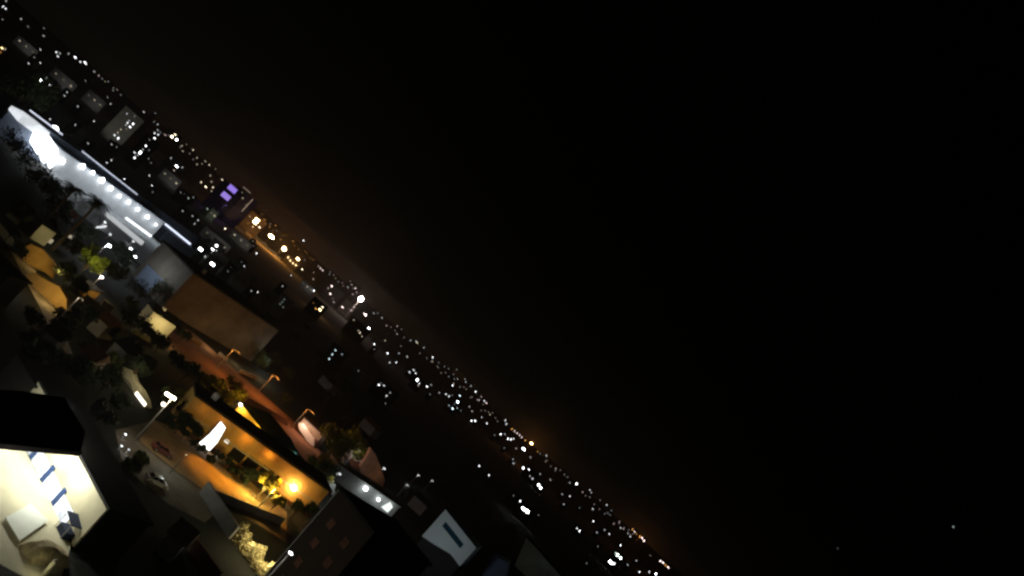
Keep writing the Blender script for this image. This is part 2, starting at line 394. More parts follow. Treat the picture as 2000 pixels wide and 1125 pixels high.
MB().tube([(0, 0, 0), (0, 0, .2), (0, 0, 1.7), (0, 0, 2.1)], [.95, 1.05, 1.05, .5], 18).build('tank', M['plastic'], t, smooth=False)
MB().tube([(0, 0, 2.1), (0, 0, 2.3)], .3, 12).build('lid', M['plastic'], t)
p = G(168, 1030); t = thing('globe_lamp', p, 0, 'small white globe lamp on a short post near the white water tank', 'lamp')
MB().tube([(0, 0, 0), (0, 0, 1.6)], .05, 6).build('pole', M['metal'], t); MB().ball((0, 0, 1.8), .35, .35, .35).build('globe', emis((1, 1, .95), 3), t)
p = G(84, 1124); t = thing('bollard_light', p, 0, 'short cream lit pillar at the bottom edge below the tarpaulin', 'bollard')
MB().tube([(0, 0, 0), (0, 0, 1.9)], .28, 10).build('post', M['cream'], t); MB().ball((0, 0, 2.0), .24, .24, .14).build('cap', M['metal'], t)
lamp('post_light', t, (-.6, -1.2, 1.4), (1, .95, .6), 25, .1)

# ================================================================== YARD, CARS, STREET LAMP
def ang(pa, pb): a, b = G(*pa), G(*pb); return math.atan2(b.y - a.y, b.x - a.x)
car(G(302, 946), ang((282, 930), (322, 950)), 'carw', 'white car with dark windows parked alone on the dim greenish yard')
car(G(313, 884), ang((290, 868), (338, 895)), 'carr', 'maroon car parked where the orange driveway begins')
t = thing('work_light', G(330, 925), 0, 'small post lamp shining on the white car', 'lamp')
MB().tube([(0, 0, 0), (0, 0, 4.5)], .06, 6).build('pole', M['metal'], t); MB().box(-.15, .15, -.1, .1, 4.5, 4.7).build('lamp_head', M['metal'], t)
lamp('lamp_light', t, (0, 0, 4.3), (.85, 1, .92), 500, .1)
b = G(262, 860)
t = thing('street_lamp', b, ang((262, 860), (300, 880)), 'tall street lamp with one long and one small white head over the beige yard', 'street lamp')
MB().tube([(0, 0, 0), (0, 0, 5), (0, 0, 9.6)], [.17, .13, .09], 7).build('pole', M['metal'], t)
MB().tube([(0, 0, 9.6), (-.8, 0, 9.9)], .06, 5).build('arm', M['metal'], t)
MB().box(-1.6, .5, -.25, .25, 9.55, 9.95).build('lamp_head', emis(CREAM, 14), t)
MB().ball((-.5, 0, 7.9), .42, .42, .35).build('lamp_head', emis((1, .85, .68), 5), t)
lamp('lamp_light', t, (-.6, -.8, 9.0), CREAM, 800, .3)
for k, (px, py) in enumerate(((237, 856), (229, 879), (243, 886))):
    street_lamp(G(px, py, 0), .9, ['topmost', 'brighter lower', 'faint lowest'][k] + ' of three tiny ground lights on the left edge of the yard', WHITE, [3, 2, 1][k], 12, .1, 0, 'tiny lights along the yard edge', .25)
# lit narrow house left of the tall lamp
f = Face((232, 728), (284, 797))
t = thing('narrow_house', f.a, f.rz, 'narrow house with cream slatted front and bright window strip, left of the tall lamp', 'house')
MB().prism([f.q(*p) for p in ((238, 730), (240, 716), (256, 722), (262, 742), (276, 760), (284, 778), (287, 793), (280, 795), (262, 772), (256, 750))], 'y', 0, 1.4).build('wall', M['cream'], t)
x0, z0 = f.q(262, 771); x1, z1 = f.q(286, 790)
MB().box(min(x0, x1), max(x0, x1), -.12, -.003, z0 - .3, z0 + .9).build('window', emis((1, .93, .75), 2.2, True), t)
sl = MB()
for k in range(14):
    x = f.L * (.15 + .8 * k / 14); sl.box(x - .12, x + .12, -.1, -.003, 0, 1.4)
sl.build('slats', M['frame'], t)
lamp('house_light', t, (f.L * .6, -3.0, 5.0), (1, .85, .5), 500, .2)

# ================================================================== VILLA
f = Face((335, 828), (600, 1010)); V = f
h = f.q(497, 856)[1]; h = max(6.5, min(9, h))
h_v = h
print('villa L %.1f h %.1f' % (f.L, h), f.a, f.b)
t = thing('villa', f.a, f.rz, 'long ochre villa lit orange, with a tall glowing white doorway', 'villa')
MB().box(0, f.L, 0, 9, -.3, h).build('wall', M['ochre'], t)
MB().box(-.5, f.L + .5, -.45, 9.5, h + .003, h + .5).build('roof', M['roof'], t)
MB().box(-.1, f.L + .1, -.18, -.003, h * .47, h * .47 + .3).build('string_course', M['frame'], t)
for k, (px, py) in enumerate(((463, 888), (490, 906), (518, 925), (385, 836), (365, 822))):
    x, z = f.q(px, py); w_, h_ = ((3.3, 2.7) if k < 3 else (1.5, 1.8))
    fr = MB().box(x - w_ / 2 - .14, x + w_ / 2 + .14, -.08, 0, z - h_ / 2 - .14, z + h_ / 2 + .14).build('window', M['ochre'], t)
    MB().box(x - w_ / 2, x + w_ / 2, -.11, -.081, z - h_ / 2, z + h_ / 2).build('pane', M['pane'], fr)
dq = [f.q(*p) for p in ((389, 864), (410, 846), (431, 822), (440, 834), (424, 862), (408, 879))]
fr = MB().prism([(x + (.15 if x > dq[0][0] + 1 else -.15), z) for x, z in dq], 'y', -.5, -.003).build('doorway', M['frame'], t)
MB().prism(dq, 'y', -.56, -.501).build('glass', emis((.93, .97, .95), 3.4, True), fr)
MB().box(-.05, f.L + .05, -.14, -.003, 0, h * .12).build('plinth', M['tile'], t)
MB().box(f.L * .42, f.L * .96, -.3, -.003, h * .74, h - .1).build('cornice', M['ochre'], t)
x, z = f.q(443, 862); MB().box(x - .5, x + .5, -.1, -.003, z - .3, z + .3).build('transom_window', emis((1, .95, .8), 1.5), t)
VD = x
lx, lz = f.q(573, 950)
w = MB().ball((lx, -.9, lz), .62, .62, .55).build('wall_lamp', emis((1, .72, .3), 60), t)
MB().tube([(lx, 0, lz + .6), (lx, -.5, lz + .8), (lx, -.9, lz + .5)], .06, 5).build('bracket', M['metal'], w)
lamp('lamp_light', t, (lx, -1.7, lz), (1, .42, .07), 650, .3)
for fx, yy, pw in ((.24, -10, 3000), (.42, -11, 3400), (.6, -11, 2000)): lamp('drive_fill', t, (f.L * fx, yy, 6.5), (1, .38, .02), pw * 1.2, .3, 90, (f.L * fx, yy - 3.0, 0))  # unseen spots added before the villa to throw orange light on the drive
for k, fx in enumerate((.08, .2, .38, .55, .7)):
    MB().box(f.L * fx - .15, f.L * fx + .15, -.75, -.46, h - .25, h - .003).build('added_eave_lamp', M['metal'], t)
    lamp('eave_fill', t, (f.L * fx, -1.4, h - .9), (1, .38, .04), [30, 45, 110, 120, 25][k], .2)  # lamps added under the eave to supply the orange light
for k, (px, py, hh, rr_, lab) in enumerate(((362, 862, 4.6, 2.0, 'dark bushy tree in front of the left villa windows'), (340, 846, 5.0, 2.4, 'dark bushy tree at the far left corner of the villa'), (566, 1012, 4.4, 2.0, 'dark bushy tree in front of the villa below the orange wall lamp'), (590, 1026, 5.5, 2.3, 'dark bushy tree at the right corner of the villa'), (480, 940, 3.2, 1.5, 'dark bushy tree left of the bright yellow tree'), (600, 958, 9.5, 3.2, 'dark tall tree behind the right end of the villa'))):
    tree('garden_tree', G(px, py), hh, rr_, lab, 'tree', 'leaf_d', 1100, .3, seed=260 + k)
# garden of the villa
p = G(433, 900); t = thing('fountain', p, 0, 'round fountain with a pale ring rim in front of the glowing doorway', 'fountain')
rb = MB(); NR = 22
for k in range(NR):
    a = 2 * math.pi * k / NR
    for (r, z) in ((1.5, 0), (1.5, .8), (1.05, .8), (1.05, .3)): rb.v.append((r * math.cos(a), r * math.sin(a), z))
for k in range(NR):
    o, q = k * 4, ((k + 1) % NR) * 4
    for j in range(3): rb.f.append((o + j, q + j, q + j + 1, o + j + 1))
rb.build('rim', M['cream'], t); MB().tube([(0, 0, .1), (0, 0, .35)], 1.04, 20).build('water', M['pool'], t); MB().tube([(0, 0, .35), (0, 0, 1.1)], [.2, .12], 8).build('spout', M['stone'], t)
for k, (px, py) in enumerate(((456, 912), (470, 926), (482, 930))):
    p = G(px, py); t = thing('garden_chair', p, V.rz + k, 'pale garden chair, %s from the fountain' % ['nearest', 'second', 'farthest'][k], 'chair', 'garden chairs beside the fountain')
    MB().box(-.4, .4, -.4, .4, .4, .48).build('seat', M['cream'], t); MB().box(-.4, .4, .34, .42, .48, 1.1).build('backrest', M['cream'], t)
    for sx_ in (-.36, .36):
        for sy_ in (-.36, .36): MB().box(sx_ - .04, sx_ + .04, sy_ - .04, sy_ + .04, 0, .4).build('leg', M['cream'], t)
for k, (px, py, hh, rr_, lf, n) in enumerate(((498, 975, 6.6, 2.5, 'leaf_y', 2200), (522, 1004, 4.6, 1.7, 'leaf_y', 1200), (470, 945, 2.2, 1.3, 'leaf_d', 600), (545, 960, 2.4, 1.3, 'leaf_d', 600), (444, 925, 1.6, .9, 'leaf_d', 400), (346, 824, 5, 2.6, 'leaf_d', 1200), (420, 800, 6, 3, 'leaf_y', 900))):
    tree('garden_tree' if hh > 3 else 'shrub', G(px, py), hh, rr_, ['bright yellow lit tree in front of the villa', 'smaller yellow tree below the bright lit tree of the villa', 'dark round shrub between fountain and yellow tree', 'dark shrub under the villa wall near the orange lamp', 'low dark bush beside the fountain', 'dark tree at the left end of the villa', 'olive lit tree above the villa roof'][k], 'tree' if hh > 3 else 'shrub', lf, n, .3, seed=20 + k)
for k, (px, py) in enumerate(((428, 882), (447, 897), (462, 907), (478, 917), (494, 930), (512, 941), (530, 952), (395, 868), (376, 856), (358, 842))):
    tree('hedge_shrub', G(px - 6, py + 15), 2.1 + .5 * math.sin(k * 2.3), 1.25, 'dark hedge shrub under the villa wall, %s from the left' % ORD[[3, 4, 5, 6, 7, 8, 9, 2, 1, 0][k]], 'shrub', 'leaf_d', 420, .26, 'dark shrubs under the villa wall', seed=200 + k)
p = G(492, 968); t = thing('garden_spotlight', p, 0, 'small ground spotlight lighting the bright yellow tree', 'spotlight')
MB().tube([(0, 0, 0), (0, 0, .5)], .12, 8).build('body', M['metal'], t); lamp('spot_light', t, (0, -1.8, 2.8), (1, .72, .16), 1700, .2)
street_lamp(G(505, 990), 4.5, 'thin garden lamp beside the yellow trees', (1, .7, .2), 1, 1100, .4, 0, None, .12)
# low wall at the front of the driveway, continuing as bright hedge
def wall_run(pa, pb, h, th, name, m, label, cat, z=0, group=None, cap=None):
    f = Face(pa, pb, z); t = thing(name, f.a, f.rz, label, cat, group)
    MB().box(0, f.L, 0, th, 0, h).build('wall_body', M[m], t)
    MB().box(-.05, f.L + .05, -.06, th + .06, h + .002, h + .12).build('coping', M[cap or m], t)
    return t
wall_run((388, 962), (446, 1052), 2.4, .4, 'garden_wall', 'grey', 'grey garden wall running down from the orange driveway', 'wall')
wall_run((402, 968), (548, 1025), 1.4, .35, 'boundary_wall', 'stone', 'low stone wall along the lower edge of the orange driveway', 'wall')
wall_run((366, 1075), (412, 1140), 2.0, .4, 'side_wall', 'tile', 'short reddish wall at the bottom edge left of the bright hedge', 'wall')
# bright hedge
fh = Face((452, 1050), (512, 1134)); t = thing('hedge', fh.a, fh.rz, 'bright cream lit hedge strip at the bottom edge', 'hedge')
rng = random.Random(5); lb = MB()
for k in range(3600):
    x = rng.random() * fh.L; top = 2.4 + .8 * math.sin(x * 1.3) + .5 * math.sin(x * 3.1)
    p = Vector((x, rng.uniform(-.9, .9), rng.random() ** .6 * top)); u = Vector((rng.gauss(0, 1), rng.gauss(0, 1), rng.gauss(0, 1))).normalized(); w = u.cross(Vector((rng.gauss(0, 1), 1, rng.gauss(0, 1)))).normalized()
    lb.add([p - u * .25, p + w * .13, p + u * .25, p - w * .13], [(0, 1, 2, 3)])
lb.build('foliage', mat('pale_leaves', (.48, .42, .22), .7, .4, .9), t)
MB().box(.2, fh.L - .2, -.12, .12, 0, 1.2).build('stem', M['bark'], t)
for fx in (.45, .8, 1.0): lamp('hedge_light', t, (fh.L * fx, -1.7, 3.3), (1, .82, .42), 430, .2)
# small lamp right of hedge
pp = at_dist(566, 1080, 100)
sl_ = street_lamp(Vector((pp.x, pp.y, 0)), pp.z, 'slim tall lamp at the bottom edge, right of the bright hedge', WHITE, 7, 0, .1, 0, None, .3)
lamp('lamp_light', sl_, (-.8, -1.4, pp.z - 1.4), (1, .97, .8), 60, .1)
street_lamp(G(350, 1062), 1.0, 'single tiny white light in the black area left of the grey wall', WHITE, 4, 4, .1, 0, None, .26)

# ================================================================== HOUSE WITH YELLOW WALL AND BLACK ROOF
f = Face((455, 806), (506, 872))
t = thing('gabled_house', f.a, f.rz, 'house with a narrow yellow lit wall under a wide black roof, above the villa', 'house')
hh = f.q(474, 790)[1]; hh = max(2.5, min(6, hh)); print('gabled L %.1f h %.1f' % (f.L, hh))
MB().box(0, f.L, 0, 11, -.2, hh).build('wall', M['ochre'], t)
rf = MB(); L = f.L
rf.add([(-.4, -.7, hh + .01), (L + .6, -.7, hh + .01), (L + .6, 12, hh + .01), (-.4, 12, hh + .01), (L * .3, 5.5, hh + 2.6), (L + .6, 5.5, hh + 2.6)], [(0, 1, 5, 4), (3, 4, 5, 2), (0, 4, 3), (1, 2, 5), (3, 2, 1, 0)])
rf.build('roof', M['roof'], t)
x, z = f.q(474, 790)
MB().ball((1.2, -.9, hh - .2), .45, .45, .35).build('wall_lamp', emis((1, .92, .8), 14), t)
lamp('wall_light', t, (2.0, -2.2, hh - .4), (1, .62, .08), 1300, .2); lamp('wall_light', t, (L * .75, -2.4, hh - .6), (1, .62, .06), 1500, .2)
# small olive things left of it
house(Face((392, 782), (416, 800)), 3.2, 4, 'small yellow lit hut between dark trees above the villa', 'hut', 'ochre', 'flat', wins=((406, 788, 1.4, 1.2, emis((1, .9, .6), 2.5)),), cat='hut')
t = tree('dark_tree', G(440, 772), 6, 3, 'olive tree behind the small yellow hut', 'tree', 'leaf_y', 900, .3, seed=44)
lamp('tree_fill', t, (0, -3.4, 3), (1, .6, .15), 500, .3)

# ================================================================== REDDISH STREET
RED = (1, .34, .06)
for k, (px, py, pw) in enumerate(((420, 722, 1700), (500, 770, 2900), (566, 838, 2000))):
    street_lamp(G(px, py), 8, 'thin dim lamp post over the reddish street, %s from the left' % ORD[k], RED, .4, pw, 2.2, 0, 'lamp posts of the reddish street', .15)
for k, (a, b, h_, m) in enumerate((((363, 656), (392, 676), .9, 'stone'), ((425, 692), (442, 706), .9, 'stone'), ((468, 728), (500, 742), 1.0, 'stone'), ((334, 700), (404, 748), 1.6, 'grey'), ((478, 786), (560, 832), 1.6, 'tile'), ((258, 580 + 70), (300, 590 + 84), 1.0, 'grey'))):
    wall_run(a, b, h_, .6, 'street_wall', m, 'low wall segment by the reddish street, ' + ['pale and topmost', 'short and second from the top', 'pale, third from the top', 'wide grey one at the left side', 'long reddish one beside the black roof', 'dim, left of the cream house'][k], 'wall', group='low walls along the reddish street')
car(G(518, 806), ang((500, 790), (535, 815)), 'carr', 'dark red car stopped on the reddish street beside the black roof')
house(Face((575, 838), (612, 872)), 4.5, 6, 'small pale house at the right end of the reddish street', 'pale_house', 'stone', 'flat')
lamp('street_light', bpy.data.objects['pale_house'], (2, -3, 4), (1, .75, .6), 420, .2)
# teal pool
pa, pb = G(569, 876, 2.6), G(592, 910, 2.6); pa.z = pb.z = 0; d = (pb - pa); L = d.length
t = thing('swimming_pool', pa, math.atan2(d.y, d.x), 'narrow teal lit pool at the right edge of the black roof', 'pool')
MB().box(0, L, -1.2, 1.2, 0, 2.5).build('pool_edge', M['stone'], t); MB().box(.1, L - .1, -1.05, 1.05, 2.502, 2.6).build('water', emis((.10, .48, .52), .75, True), t)  # water emits teal in place of light from below
MB().ball((.2, 0, 2.9), .35, .35, .3).build('pool_lamp', emis(WHITE, 2.5), t)

# ================================================================== BROWN HALL + BLUE GREY END
f = Face((314, 602), (490, 706)); BH = f
h = f.q(538, 642)[1]; h_b = h
print('brown hall L %.1f h %.1f D %.0f' % (f.L, h, f.a.length))
t = thing('brown_hall', f.a, f.rz, 'large plain brown hall wall standing dimly lit in the middle left', 'hall')
MB().box(0, f.L, 0, 22, -.3, h).build('wall', M['brown'], t); MB().box(-.4, f.L + .4, -.4, 22.4, h + .003, h + .6).build('roof', M['roof'], t)
x, z = f.q(400, 610)
MB().box(.2, f.L - .2, -.12, -.003, h * .3, h * .3 + .25).build('ledge', M['brown'], t)
for (fx, pw, col) in ((.25, 700, (1, .66, .3)), (.55, 1000, (1, .66, .3)), (.85, 950, (1, .66, .3))):
    lamp('hall_light', t, (f.L * fx, -16, 3.0), col, pw * .85, .5)
f = Face((262, 545), (312, 598)); h2 = f.q(355, 478)[1] if False else 16
t = thing('annex', f.a, f.rz, 'blue grey annex block between the white court and the brown hall', 'building')
MB().box(0, f.L, 0, 26, -.3, 6).build('wall', M['slate'], t); MB().box(-.3, f.L + .3, -.3, 26.3, 6.003, 6.5).build('roof', M['slate'], t)
MB().box(f.L * .5, f.L * .9, 16, 22, 6.503, 10).build('stair_tower', M['stone'], t)
for k in range(3): MB().box(f.L * .42, f.L * .5 - .003, 16.2 + k * 2, 17.3 + k * 2, 6.503, 8.5).build('vent', M['metal'], t)
lamp('annex_fill', t, (f.L * .5, -7, 9), (.75, .88, 1), 1300, .5); lamp('annex_fill', t, (f.L * .4, 14, 11), (.75, .88, 1), 1100, .5)  # bare lights added to brighten the annex
# ================================================================== CREAM HOUSE, ORANGE LEFT AREA
house(Face((278, 634), (322, 662)), 4.6, 6, 'cream lit small house front left of the brown hall', 'small_house', 'cream', 'pitched')
lamp('house_light', bpy.data.objects['small_house'], (3.5, -4, 3.2), (1, .78, .36), 800, .2)
def poly_house(pa, pb, pix, depth, name, m, label, lights, roofm='roof'):
    f = Face(pa, pb); t = thing(name, f.a, f.rz, label, 'building'); q = [f.q(*p) for p in pix]; x0 = min(x for x, z in q); x1 = max(x for x, z in q)
    MB().prism(q, 'y', 0, depth).build('wall', M[m], t)
    MB().box(x0 + .3, x1 - .3, depth + .003, depth + 5, -.2, 2.2).build('rear_wing', M[roofm], t)
    for (fx, y, z, col, pw) in lights: lamp('wall_light', t, (f.L * fx, y, z), col, pw, .3)
    return t
def lit_block(pa, pb, h, depth, name, m, label, lights, cat='building', roof='flat'):
    f = Face(pa, pb); house(f, h, depth, label, name, m, roof, cat=cat)
    o = bpy.data.objects[name]
    for (fx, y, z, col, pw) in lights: lamp('wall_light', o, (f.L * fx, y, z), col, pw, .3)
    return f
YEL = (1, .66, .2)
poly_house((44, 508), (104, 546), [(46, 508), (44, 486), (60, 476), (84, 488), (102, 508), (114, 524), (104, 545), (88, 532), (70, 526)], 2, 'ochre_terrace', 'ochre', 'ochre lit terrace wall, upper of two on the left edge', ((.3, -4, 3, YEL, 130), (.8, -4, 3, YEL, 380)))
poly_house((60, 556), (124, 614), [(58, 556), (50, 536), (66, 532), (92, 548), (116, 560), (130, 584), (130, 606), (121, 598), (108, 602), (98, 606), (78, 588)], 2, 'lower_terrace', 'ochre', 'ochre lit terrace wall, lower of two, above the beige bend of road', ((.3, -4, 3, YEL, 120), (.75, -4, 3, YEL, 360)))
lit_block((58, 464), (86, 481), 4.6, 8, 'beige_house', 'cream', 'plain beige house front above the ochre terraces', ((.5, -6, 4, (1, .85, .5), 200),), 'house')
street_lamp(G(79, 472), 3, 'short warm lamp in front of the plain beige house', CREAM, 9, 60, .2, 0, None, .55)
street_lamp(G(98, 640), 8, 'added lamp post beside the beige bend of road', (1, .82, .6), .4, 160, 1.0, 0, None, .15)  # post added only to light the bend of road
tree('lit_tree', G(150, 540), 9, 4.6, 'yellow green lit tree beside the white lamp on the left', 'tree', 'leaf_g', 2400, .4, seed=71)
lt = bpy.data.objects['lit_tree']; lt.rotation_euler.z = 0; lamp('tree_fill', lt, (3.2, -5.5, 6.5), (1, .92, .35), 900, .3)  # bare light added because the lamp behind leaves the tree dark
b = G(183, 505); street_lamp(b, 6, 'white lamp beside the yellow green tree, with a faint lit arm', WHITE, 22, 2200, .8, 0, None, .62)
tree('dark_tree', G(116, 560), 7, 4, 'dark tree left of the yellow green tree', 'tree', 'leaf_d', 1200, .4, seed=72)
tree('dark_tree', G(205, 548), 7, 4, 'dark tree right of the yellow green tree', 'tree', 'leaf', 1200, .4, seed=73)
street_lamp(G(176, 562), 4, 'pinkish white lamp below the yellow green tree', PINK, 16, 500, .3, 0, None, .5)
wall_run((155, 590), (196, 622), 2.4, .5, 'curved_wall', 'stone', 'pale low wall below the pinkish lamp', 'wall')
wall_run((192, 600), (212, 614), 2.2, .5, 'short_wall', 'stone', 'short pale wall right of the longer pale wall below the pinkish lamp', 'wall')
lit_block((160, 578), (186, 584), 2.2, 4, 'yellow_shed', 'ochre', 'tiny yellow shed right under the pinkish lamp', ((.5, -3, 3, YEL, 120),), 'shed')
for k, (px, py, e) in enumerate(((103, 454, 2), (113, 458, 2.5), (124, 456, 1.6), (97, 470, 1), (139, 462, 1))):
    street_lamp(G(px, py, 3), .01, 'x', WHITE, 0, 0) if False else house(Face((px - 5, py + 6), (px + 5, py + 11)), 3.2, 4, 'small dark house with one faint window, %s in the row right of the beige house' % ORD[[0, 1, 2, 0, 3][k]] if k != 3 else 'small dark house with one faint window just below the beige house row', 'dim_house', 'dark', 'pitched', wins=((px, py, 2, 1.2, emis(CREAM, e * .4)),), group='small dim houses right of the beige house')
for k, (px, py, b_) in enumerate(((3, 550, 5), (21, 553, 2))):
    street_lamp(G(px, py + 6), 3, ['white lamp at the left edge beside the dark block', 'fainter lamp just right of the left edge lamp'][k], WHITE, b_, 150, .2, 0, None, .4)
lit_block((-30, 590), (12, 600), 6, 8, 'grey_house', 'dark', 'dim grey house at the left edge under the white lamp', (), 'house')
# pale roof edge in the dark left
pa, pb = G(12, 768, 9), G(94, 796, 9)
f = Face((20, 810), (92, 838)); t = house(f, 5, 9, 'dark house with a pale grey roof edge above the canopy', 'dark_house', 'dark', 'flat', 'roof')
MB().box(0, f.L, -.75, -.41, 4.7, 5.5).build('gutter_board', M['stone'], t)
lamp('house_light', t, (f.L * .5, -4, 7), (.8, .85, 1), 30, .3)

# ================================================================== WHITE COURT AND LONG HALL
f = Face((104, 334), (296, 462)); H = f
print('long hall L %.1f D %.0f %.0f' % (f.L, f.a.length, f.b.length))
t = thing('long_hall', f.a, f.rz, 'long white hall with a row of floodlights and lit roof strips on the upper left', 'hall')
lampz = f.q(215, 366)[1]; hw = lampz + 1.2; print('lamp z', lampz)
MB().box(-4, f.L, 0, 12, -.3, hw).build('wall', M['white'], t)
MB().box(-4.3, f.L + .3, -.3, 12, hw + .003, hw + .4).build('roof', M['slate'], t)
def strip_z(px, py, y):  # height on the plane local y
    o = f.a + f.n * y; r = ray(px, py); k = (o - CAM).dot(f.n) / r.dot(f.n); p = CAM + r * k
    return (p - f.a).dot(f.d), p.z
x0, zs = strip_z(160, 295, 12.0); x1, z1 = strip_z(268, 380, 12.0)
xA, zA = strip_z(58, 215, 12.0); xB, zB = strip_z(122, 263, 12.0); xC, zC = strip_z(322, 437, 12); xD, zD = strip_z(372, 477, 12)
print('strips', (xA, zA), (xB, zB), (x0, zs), (x1, z1), (xC, zC), (xD, zD))
ztop = (zs + z1) / 2
MB().box(min(xA, x0) - 2, max(x1, xD) + 3, 12.003, 30, -.3, ztop - .2).build('upper_wall', M['slate'], t)
for (a, za, b_, zb, e, w_) in ((xA, zA, xB, zB, 1.0, .4), (x0, zs, x1, z1, .9, .32), (xC, zC, xD, zD, 1.4, .6)):
    s_ = MB(); dz = .35 * w_ / .45
    s_.add([(a, 11.8, za - dz), (b_, 11.8, zb - dz), (b_, 12.0, zb - dz), (a, 12.0, za - dz), (a, 11.8, za + dz), (b_, 11.8, zb + dz), (b_, 12.0, zb + dz), (a, 12.0, za + dz)],
           [(3, 2, 1, 0), (4, 5, 6, 7), (0, 1, 5, 4), (1, 2, 6, 5), (2, 3, 7, 6), (3, 0, 4, 7)])
    s_.build('roof_strip', emis((.78, .83, 1), e, True), t)
MB().box(xC - 1, xD + 1, 6, 11.79, 0, min(zC, zD) - .6).build('blue_wing', M['slate'], t)
for k, (px, py, e, s_) in enumerate(((120, 313, 10, 1.5), (160, 323, 9, 1.5), (180, 335, 8, 1.1), (198, 350, 10, 1.6), (215, 366, 8, 1.3), (232, 381, 7, 1.0), (250, 393, 7, 1.1), (268, 407, 7, 1.0), (287, 422, 7, 1.1), (303, 437, 5, .9))):
    x, z = f.q(px, py)
    l = thing('floodlight', f.a + f.d * x - f.n * .9 + Vector((0, 0, z)), f.rz, 'white floodlight on the long hall, %s from the left in the row' % ORD[k], 'floodlight', 'floodlights in a row on the long white hall')
    MB().box(-.1, .1, .3, .88, -.1, .1).build('bracket', M['metal'], l)
    MB().prism([(-s_ * .8, -s_ * .7), (s_ * .8, -s_ * .7), (s_ * .7, s_ * .3), (0, s_ * .8), (-s_ * .7, s_ * .3)], 'y', -.15, .29).build('lamp_head', emis(WHITE, e * .5), l)  # head shaped and sized as the light scallop on the wall
    lamp('flood_light', l, (0, -1.6, -.6), (.86, .93, 1), 170, .4)
    if k % 2: lamp('court_fill', l, (0, -10, 0), (.84, .93, 1), 850, .6)  # extra light set out from the wall to brighten the court ground
# lit entrance block, the overexposed corner
def on_hall(name, pix, y0, y1, m, label, cat):
    q = [H.q(*p) for p in pix]; xs_ = [p[0] for p in q]; o = H.a + H.d * min(xs_)
    t = thing(name, o, H.rz, label, cat); q = [(x - min(xs_), z) for x, z in q]
    MB().prism(q, 'y', y0, y1).build('glass_front', m, t)
    MB().box(1, max(xs_) - min(xs_) - 1, y1 + .003, y1 + 3, 0, max(1.5, min(z for x, z in q) + 2)).build('back_wall', M['slate'], t)
    return t
t = on_hall('lit_entrance', [(56, 274), (64, 252), (92, 262), (108, 286), (108, 310), (92, 324), (78, 312)], -2.5, -1.0, lit_shop('entrance_glass', (.93, .97, 1), 5, .25), 'dazzling white glass entrance block at the left end of the long hall', 'building')
lamp('entrance_light', t, (4, -7, 5), (.88, .95, 1), 1500, .5)
t = on_hall('lit_ramp', [(18, 216), (24, 208), (48, 220), (70, 236), (96, 258), (84, 272), (56, 252), (34, 236)], -1.0, 1.0, lit_shop('ramp_glow', (.9, .95, 1), .9, .15), 'white lit ramp wall running up to the left from the dazzling entrance', 'wall')  # wall glows by itself; its white brightness is emission
p = at_dist(107, 252, 440); t = thing('roof_floodlight', p, 0, 'strong floodlight on the roof strip above the dazzling entrance', 'floodlight')
MB().ball((0, 0, 0), 1.9, 1.2, 1.5).build('lamp_head', emis(WHITE, 9), t); MB().tube([(0, 0, -1.4), (0, 0, -6)], .15, 6).build('pole', M['metal'], t)
lamp('flood_light', t, (0, -4, 0), (.8, .87, 1), 1500, .5)
tree('pale_tree', G(8, 222), 26, 15, 'pale green floodlit tree at the left edge above the ramp', 'tree', 'leaf', 3800, 1.0, seed=81)
lamp('tree_fill', bpy.data.objects['pale_tree'], (8, -16, 8), (.85, .95, 1), 3000, 1, 90, (0, 0, 18))
# low lit strips and the pale walkway
def strip(pa, pb, h, th, label, m=None, e=0, z0=0):
    f = Face(pa, pb); t = thing('low_wall', f.a, f.rz, label, 'wall', 'low lit walls on the white court')
    MB().box(0, f.L, 0, th, 0, h).build('wall_body', M['white'], t)
    if e: MB().box(.05, f.L - .05, -.05, -.003, .1, h - .05).build('light_strip', emis(WHITE, e), t)
strip((212, 400), (236, 418), 1.2, 1, 'short bright low wall right of the palm crown', e=1.6)
strip((243, 427), (294, 464), 1.3, 1, 'long bright low wall with a white light strip near the right end of the court', e=1.6)
strip((203, 420), (276, 480), 2.2, 2, 'wide pale wall along the lower right of the court', e=.5)
strip((170, 368), (188, 384), 1.2, 1, 'small bright low wall above the palm crown', e=1.4)
strip((118, 318), (158, 342), 1.2, 1, 'bright low wall under the leftmost floodlights', e=1.5)
strip((186, 446), (206, 444), 1.0, 1, 'small pale wall corner at the lower edge of the court', e=1.2)
palm(at_dist(190, 397, 250) * Vector((1, 1, 0)) if False else Vector((at_dist(190, 397, 250).x, at_dist(190, 397, 250).y, 0)), at_dist(190, 397, 250).z, 5.2, 'tall dark palm standing out against the white court', 5)
palm(Vector((at_dist(146, 368, 262).x, at_dist(146, 368, 262).y, 0)), at_dist(146, 368, 262).z, 3.8, 'smaller dark palm left of the tall palm', 6)
for k, (px, py, hh, rr_) in enumerate(((96, 420, 8, 5), (130, 462, 6, 4), (48, 345, 9, 7), (225, 512, 7, 5), (20, 300, 10, 8), (84, 385, 9, 6))):
    tree('dark_tree', G(px, py), hh, rr_, 'dark tree along the near side of the white court, ' + ['under the smaller palm', 'left of the tall palm trunk', 'below the dazzling entrance', 'by the two white lamps', 'at the left edge', 'between the entrance and the palms'][k], 'tree', 'leaf_d', 1100, .5, seed=90 + k, group='dark trees along the white court')
for k, (px, py) in enumerate(((241, 494), (249, 510))):
    street_lamp(G(px, py + 5), 3.5, ['upper and elongated', 'lower and rounder'][k] + ' of two white lamps just below the court', WHITE, 12, 500, .3, 0, None, .6)
for k, (px, py, e) in enumerate(((207, 462, 1), (253, 475, 1.2), (197, 438, 2))):
    street_lamp(G(px, py + 3), 2, 'faint low lamp at the court edge, ' + ['leftmost', 'rightmost', 'top one by the pale wall corner'][k], WHITE, e, 40, .2, 0, None, .6)

